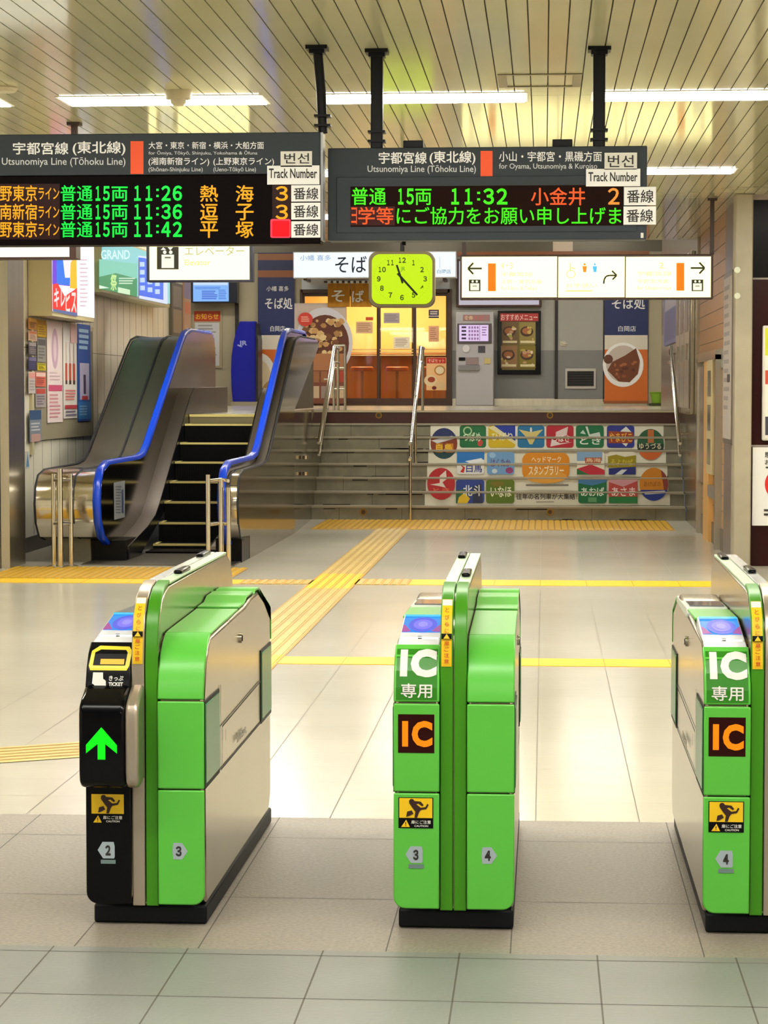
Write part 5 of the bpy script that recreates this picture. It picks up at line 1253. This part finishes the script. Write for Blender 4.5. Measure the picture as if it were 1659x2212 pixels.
            b = MB(); b.prism([(y0, z0), (y1, z1), (y1 + .02, z1 - .012), (y1 + .02, z0 - .03), (y0, z0 - .03)], x0 + .006, x1 - .004, 'x', READW); rd = b.build('card_reader', o, bevel=.004)
            pr_ = lambda a, t: Vector((x0 + .008 + (x1 - .006 - x0 - .008)*a, y0 + (y1 - y0)*t, z0 + (z1 - z0)*t)); nr_ = Vector((0, -(z1 - z0), y1 - y0)).normalized()
            A = Art(pr_, nr_, .001)
            A.rect(.02, .40, .98, .97, glow((0, 140, 238), 1)).poly([(.02, .40), (.25, .42), (.08, .62), (.02, .66)], glow((200, 60, 180), .7)).poly([(.98, .40), (.75, .42), (.92, .62), (.98, .66)], glow((190, 60, 180), .7))
            A.ell(.52, .64, .36, .25, glow((70, 84, 228), 1)).ell(.52, .64, .24, .17, glow((120, 110, 244), 1)).ell(.52, .64, .12, .09, glow((150, 140, 250), 1))
            A.rect(.02, .90, .98, .97, glow((30, 200, 245), 1)).ell(.5, .22, .06, .02, paint((120, 130, 150)), 10).lines(.1, .30, .4, .33, 1, paint((190, 196, 206)), .7)
            A.build('reader_print', rd)
            tp = [(y1 + .021, .892), (GF + .72, .888), (GF + .80, .886)]
            b = MB(); b.ribbon(tp, x0, x1, .008, G if kind == 'ic' else BLACK); b.build('top_cover', o, bevel=.003)
            b = MB(); b.prism([(GF + .82, .88), (GF + .84, .896), (GF + 1.40, .884), (GF + 1.42, .86), (GF + .82, .86)], x0, x1, 'x', mat('display_surround', (226, 236, 222), .25)); dsp = b.build('display_surround', o, bevel=.004)
            b = MB(); b.prism([(GF + .87, .896), (GF + .87, .899), (GF + 1.37, .888), (GF + 1.37, .885)], x0 + .012, x1 - .01, 'x', SCREEN); b.build('display', dsp)
            b = MB(); b.ribbon([(GF + 1.42, .872), (GF + 1.652, .808), (GF + 1.666, .76), (GF + 1.668, .69)], x0, x1, .006, G); b.build('rear_cover', o)
        else:
            for i, tp in enumerate(([(GF + .15, .866), (GF + .20, .869), (GF + .76, .881)], [(GF + .78, .886), (GF + .92, .888), (GF + .985, .904), (GF + 1.14, .906), (GF + 1.155, .898), (GF + 1.19, .898), (GF + 1.205, .906), (GF + 1.31, .906), (GF + 1.652, .808), (GF + 1.664, .76), (GF + 1.666, .69)])):
                b = MB(); b.ribbon(tp, x0, x1, .008, G); b.build('top_cover', o, bevel=.003)
        # lane number plate
        A = Art(pt, n, .001)
        PL = mat('number_plate', (176, 190, 200), .3, .3)
        if kind in ('ic', 'black'):
            A.poly([(.37, .258), (.62, .258), (.64, .245), (.64, .212), (.62, .208), (.38, .208), (.26, .233)], PL); A.rect(.33, .204, .66, .192, paint((110, 130, 132), .4)); A.text(num, .43, .248, .55, .217, INK, .05)
        else:
            A.poly([(.33, .258), (.52, .258), (.64, .233), (.52, .208), (.33, .208), (.31, .233)], PL); A.text(num, .38, .248, .51, .217, INK, .05)
        A.build('number_plate', lo)
    lane(xa, xb, left, nums[0], True, False); lane(xd, xe, right, nums[1], False, True)
    # yellow door warning on the front of the divider
    if sl:
        ps_ = lambda a, z: Vector((xb + .041*a, lerp(SPINE_O, z), z)); A = Art(ps_, (0, -.95, .3), .0015)
        SY = mat('sticker_yellow', (242, 196, 20), .4); OR = paint((196, 96, 10), .5)
        A.rect(.12, .792, .86, .985, SY, 12).rect(.14, .968, .84, .984, WHITEP, 2)
        for i, ch in enumerate('とびらに'): A.text(ch, .35, .962 - i*.02, .65, .949 - i*.02, OR, .02)
        A.rect(.12, .872, .86, .888, BLACK, 2).poly([(.26, .873), (.72, .873), (.5, .887)], SY)
        for i, ch in enumerate('扉ご注意'): A.text(ch, .32, .866 - i*.018, .68, .853 - i*.018, paint((190, 60, 10), .5), .03)
        A.build('warning_strip', o)
    # sensor windows, service hatch and lock on both side faces
    for xs, sg in ((xa, -1), (xe, 1)):
        for y0, y1 in ((GF + .004, GF + .31), (GF + 1.355, GF + 1.652)):
            b = MB(); b.box(xs + sg*.0015, xs - sg*.01, y0, y1, .418, .682, GROOVE); b.build('window_recess', o, smooth=0)
            b = MB(); b.prism([(y0 + .008, .432), (y1 - .008, .432), (y1 - .012, .672), (y0 + .008, .672)], xs - sg*.008, xs + sg*.004, 'x', SENS); b.build('sensor_window', o, bevel=.003)
        pt = lambda a, z, xs=xs, sg=sg: Vector((xs, GF + a, z)); A = Art(pt, (sg, 0, 0), .0008)
        for p, q in (((.335, .422), (1.35, .425)), ((.335, .422), (.335, .69)), ((.36, .555), (1.33, .575)), ((1.345, .425), (1.345, .69)), ((.36, .555), (.36, .425)), ((.43, .50), (.43, .535)), ((1.25, .555), (1.25, .53))):
            A.line(p, q, .006, GROOVE)
        A.text('自動改札', .68 if sg > 0 else .92, .478, .92 if sg > 0 else .68, .452, paint((110, 104, 98), .5), .02)
        A.build('seam_line', o)
        b = MB(); yk, zk = GF + .815, .785
        b.prism([(yk + .017*math.cos(t*.52), zk + .017*math.sin(t*.52)) for t in range(12)], xs - sg*.002, xs + sg*.006, 'x', CHROME); lk = b.build('lock', o)
        b = MB(); b.box(xs + sg*.004, xs + sg*.008, yk - .003, yk + .003, zk - .01, zk + .01, BLACK); b.build('keyhole', lk)
gate(-1.365, 'black and green ticket gate at the left with a green arrow light', 'black', 'steel', 'green', 'green', ('２', '３'), (('l', 1.33), ('r', .6)))
gate(-.441, 'all green card-only ticket gate in the middle with numbers 3 and 4', 'ic', 'green', 'green', 'green', ('３', '４'), (('l', 1.33), ('r', .55)))
gate(.472, 'green card-only ticket gate cut off at the right edge', 'ic', 'green', 'steel', 'green', ('４', '５'), (('l', 1.33), ('r', .75)))
for ch in list(bpy.data.objects):
    if ch.name.startswith('ticket_slot'): ch['label'] = 'yellow rimmed paper ticket slot'
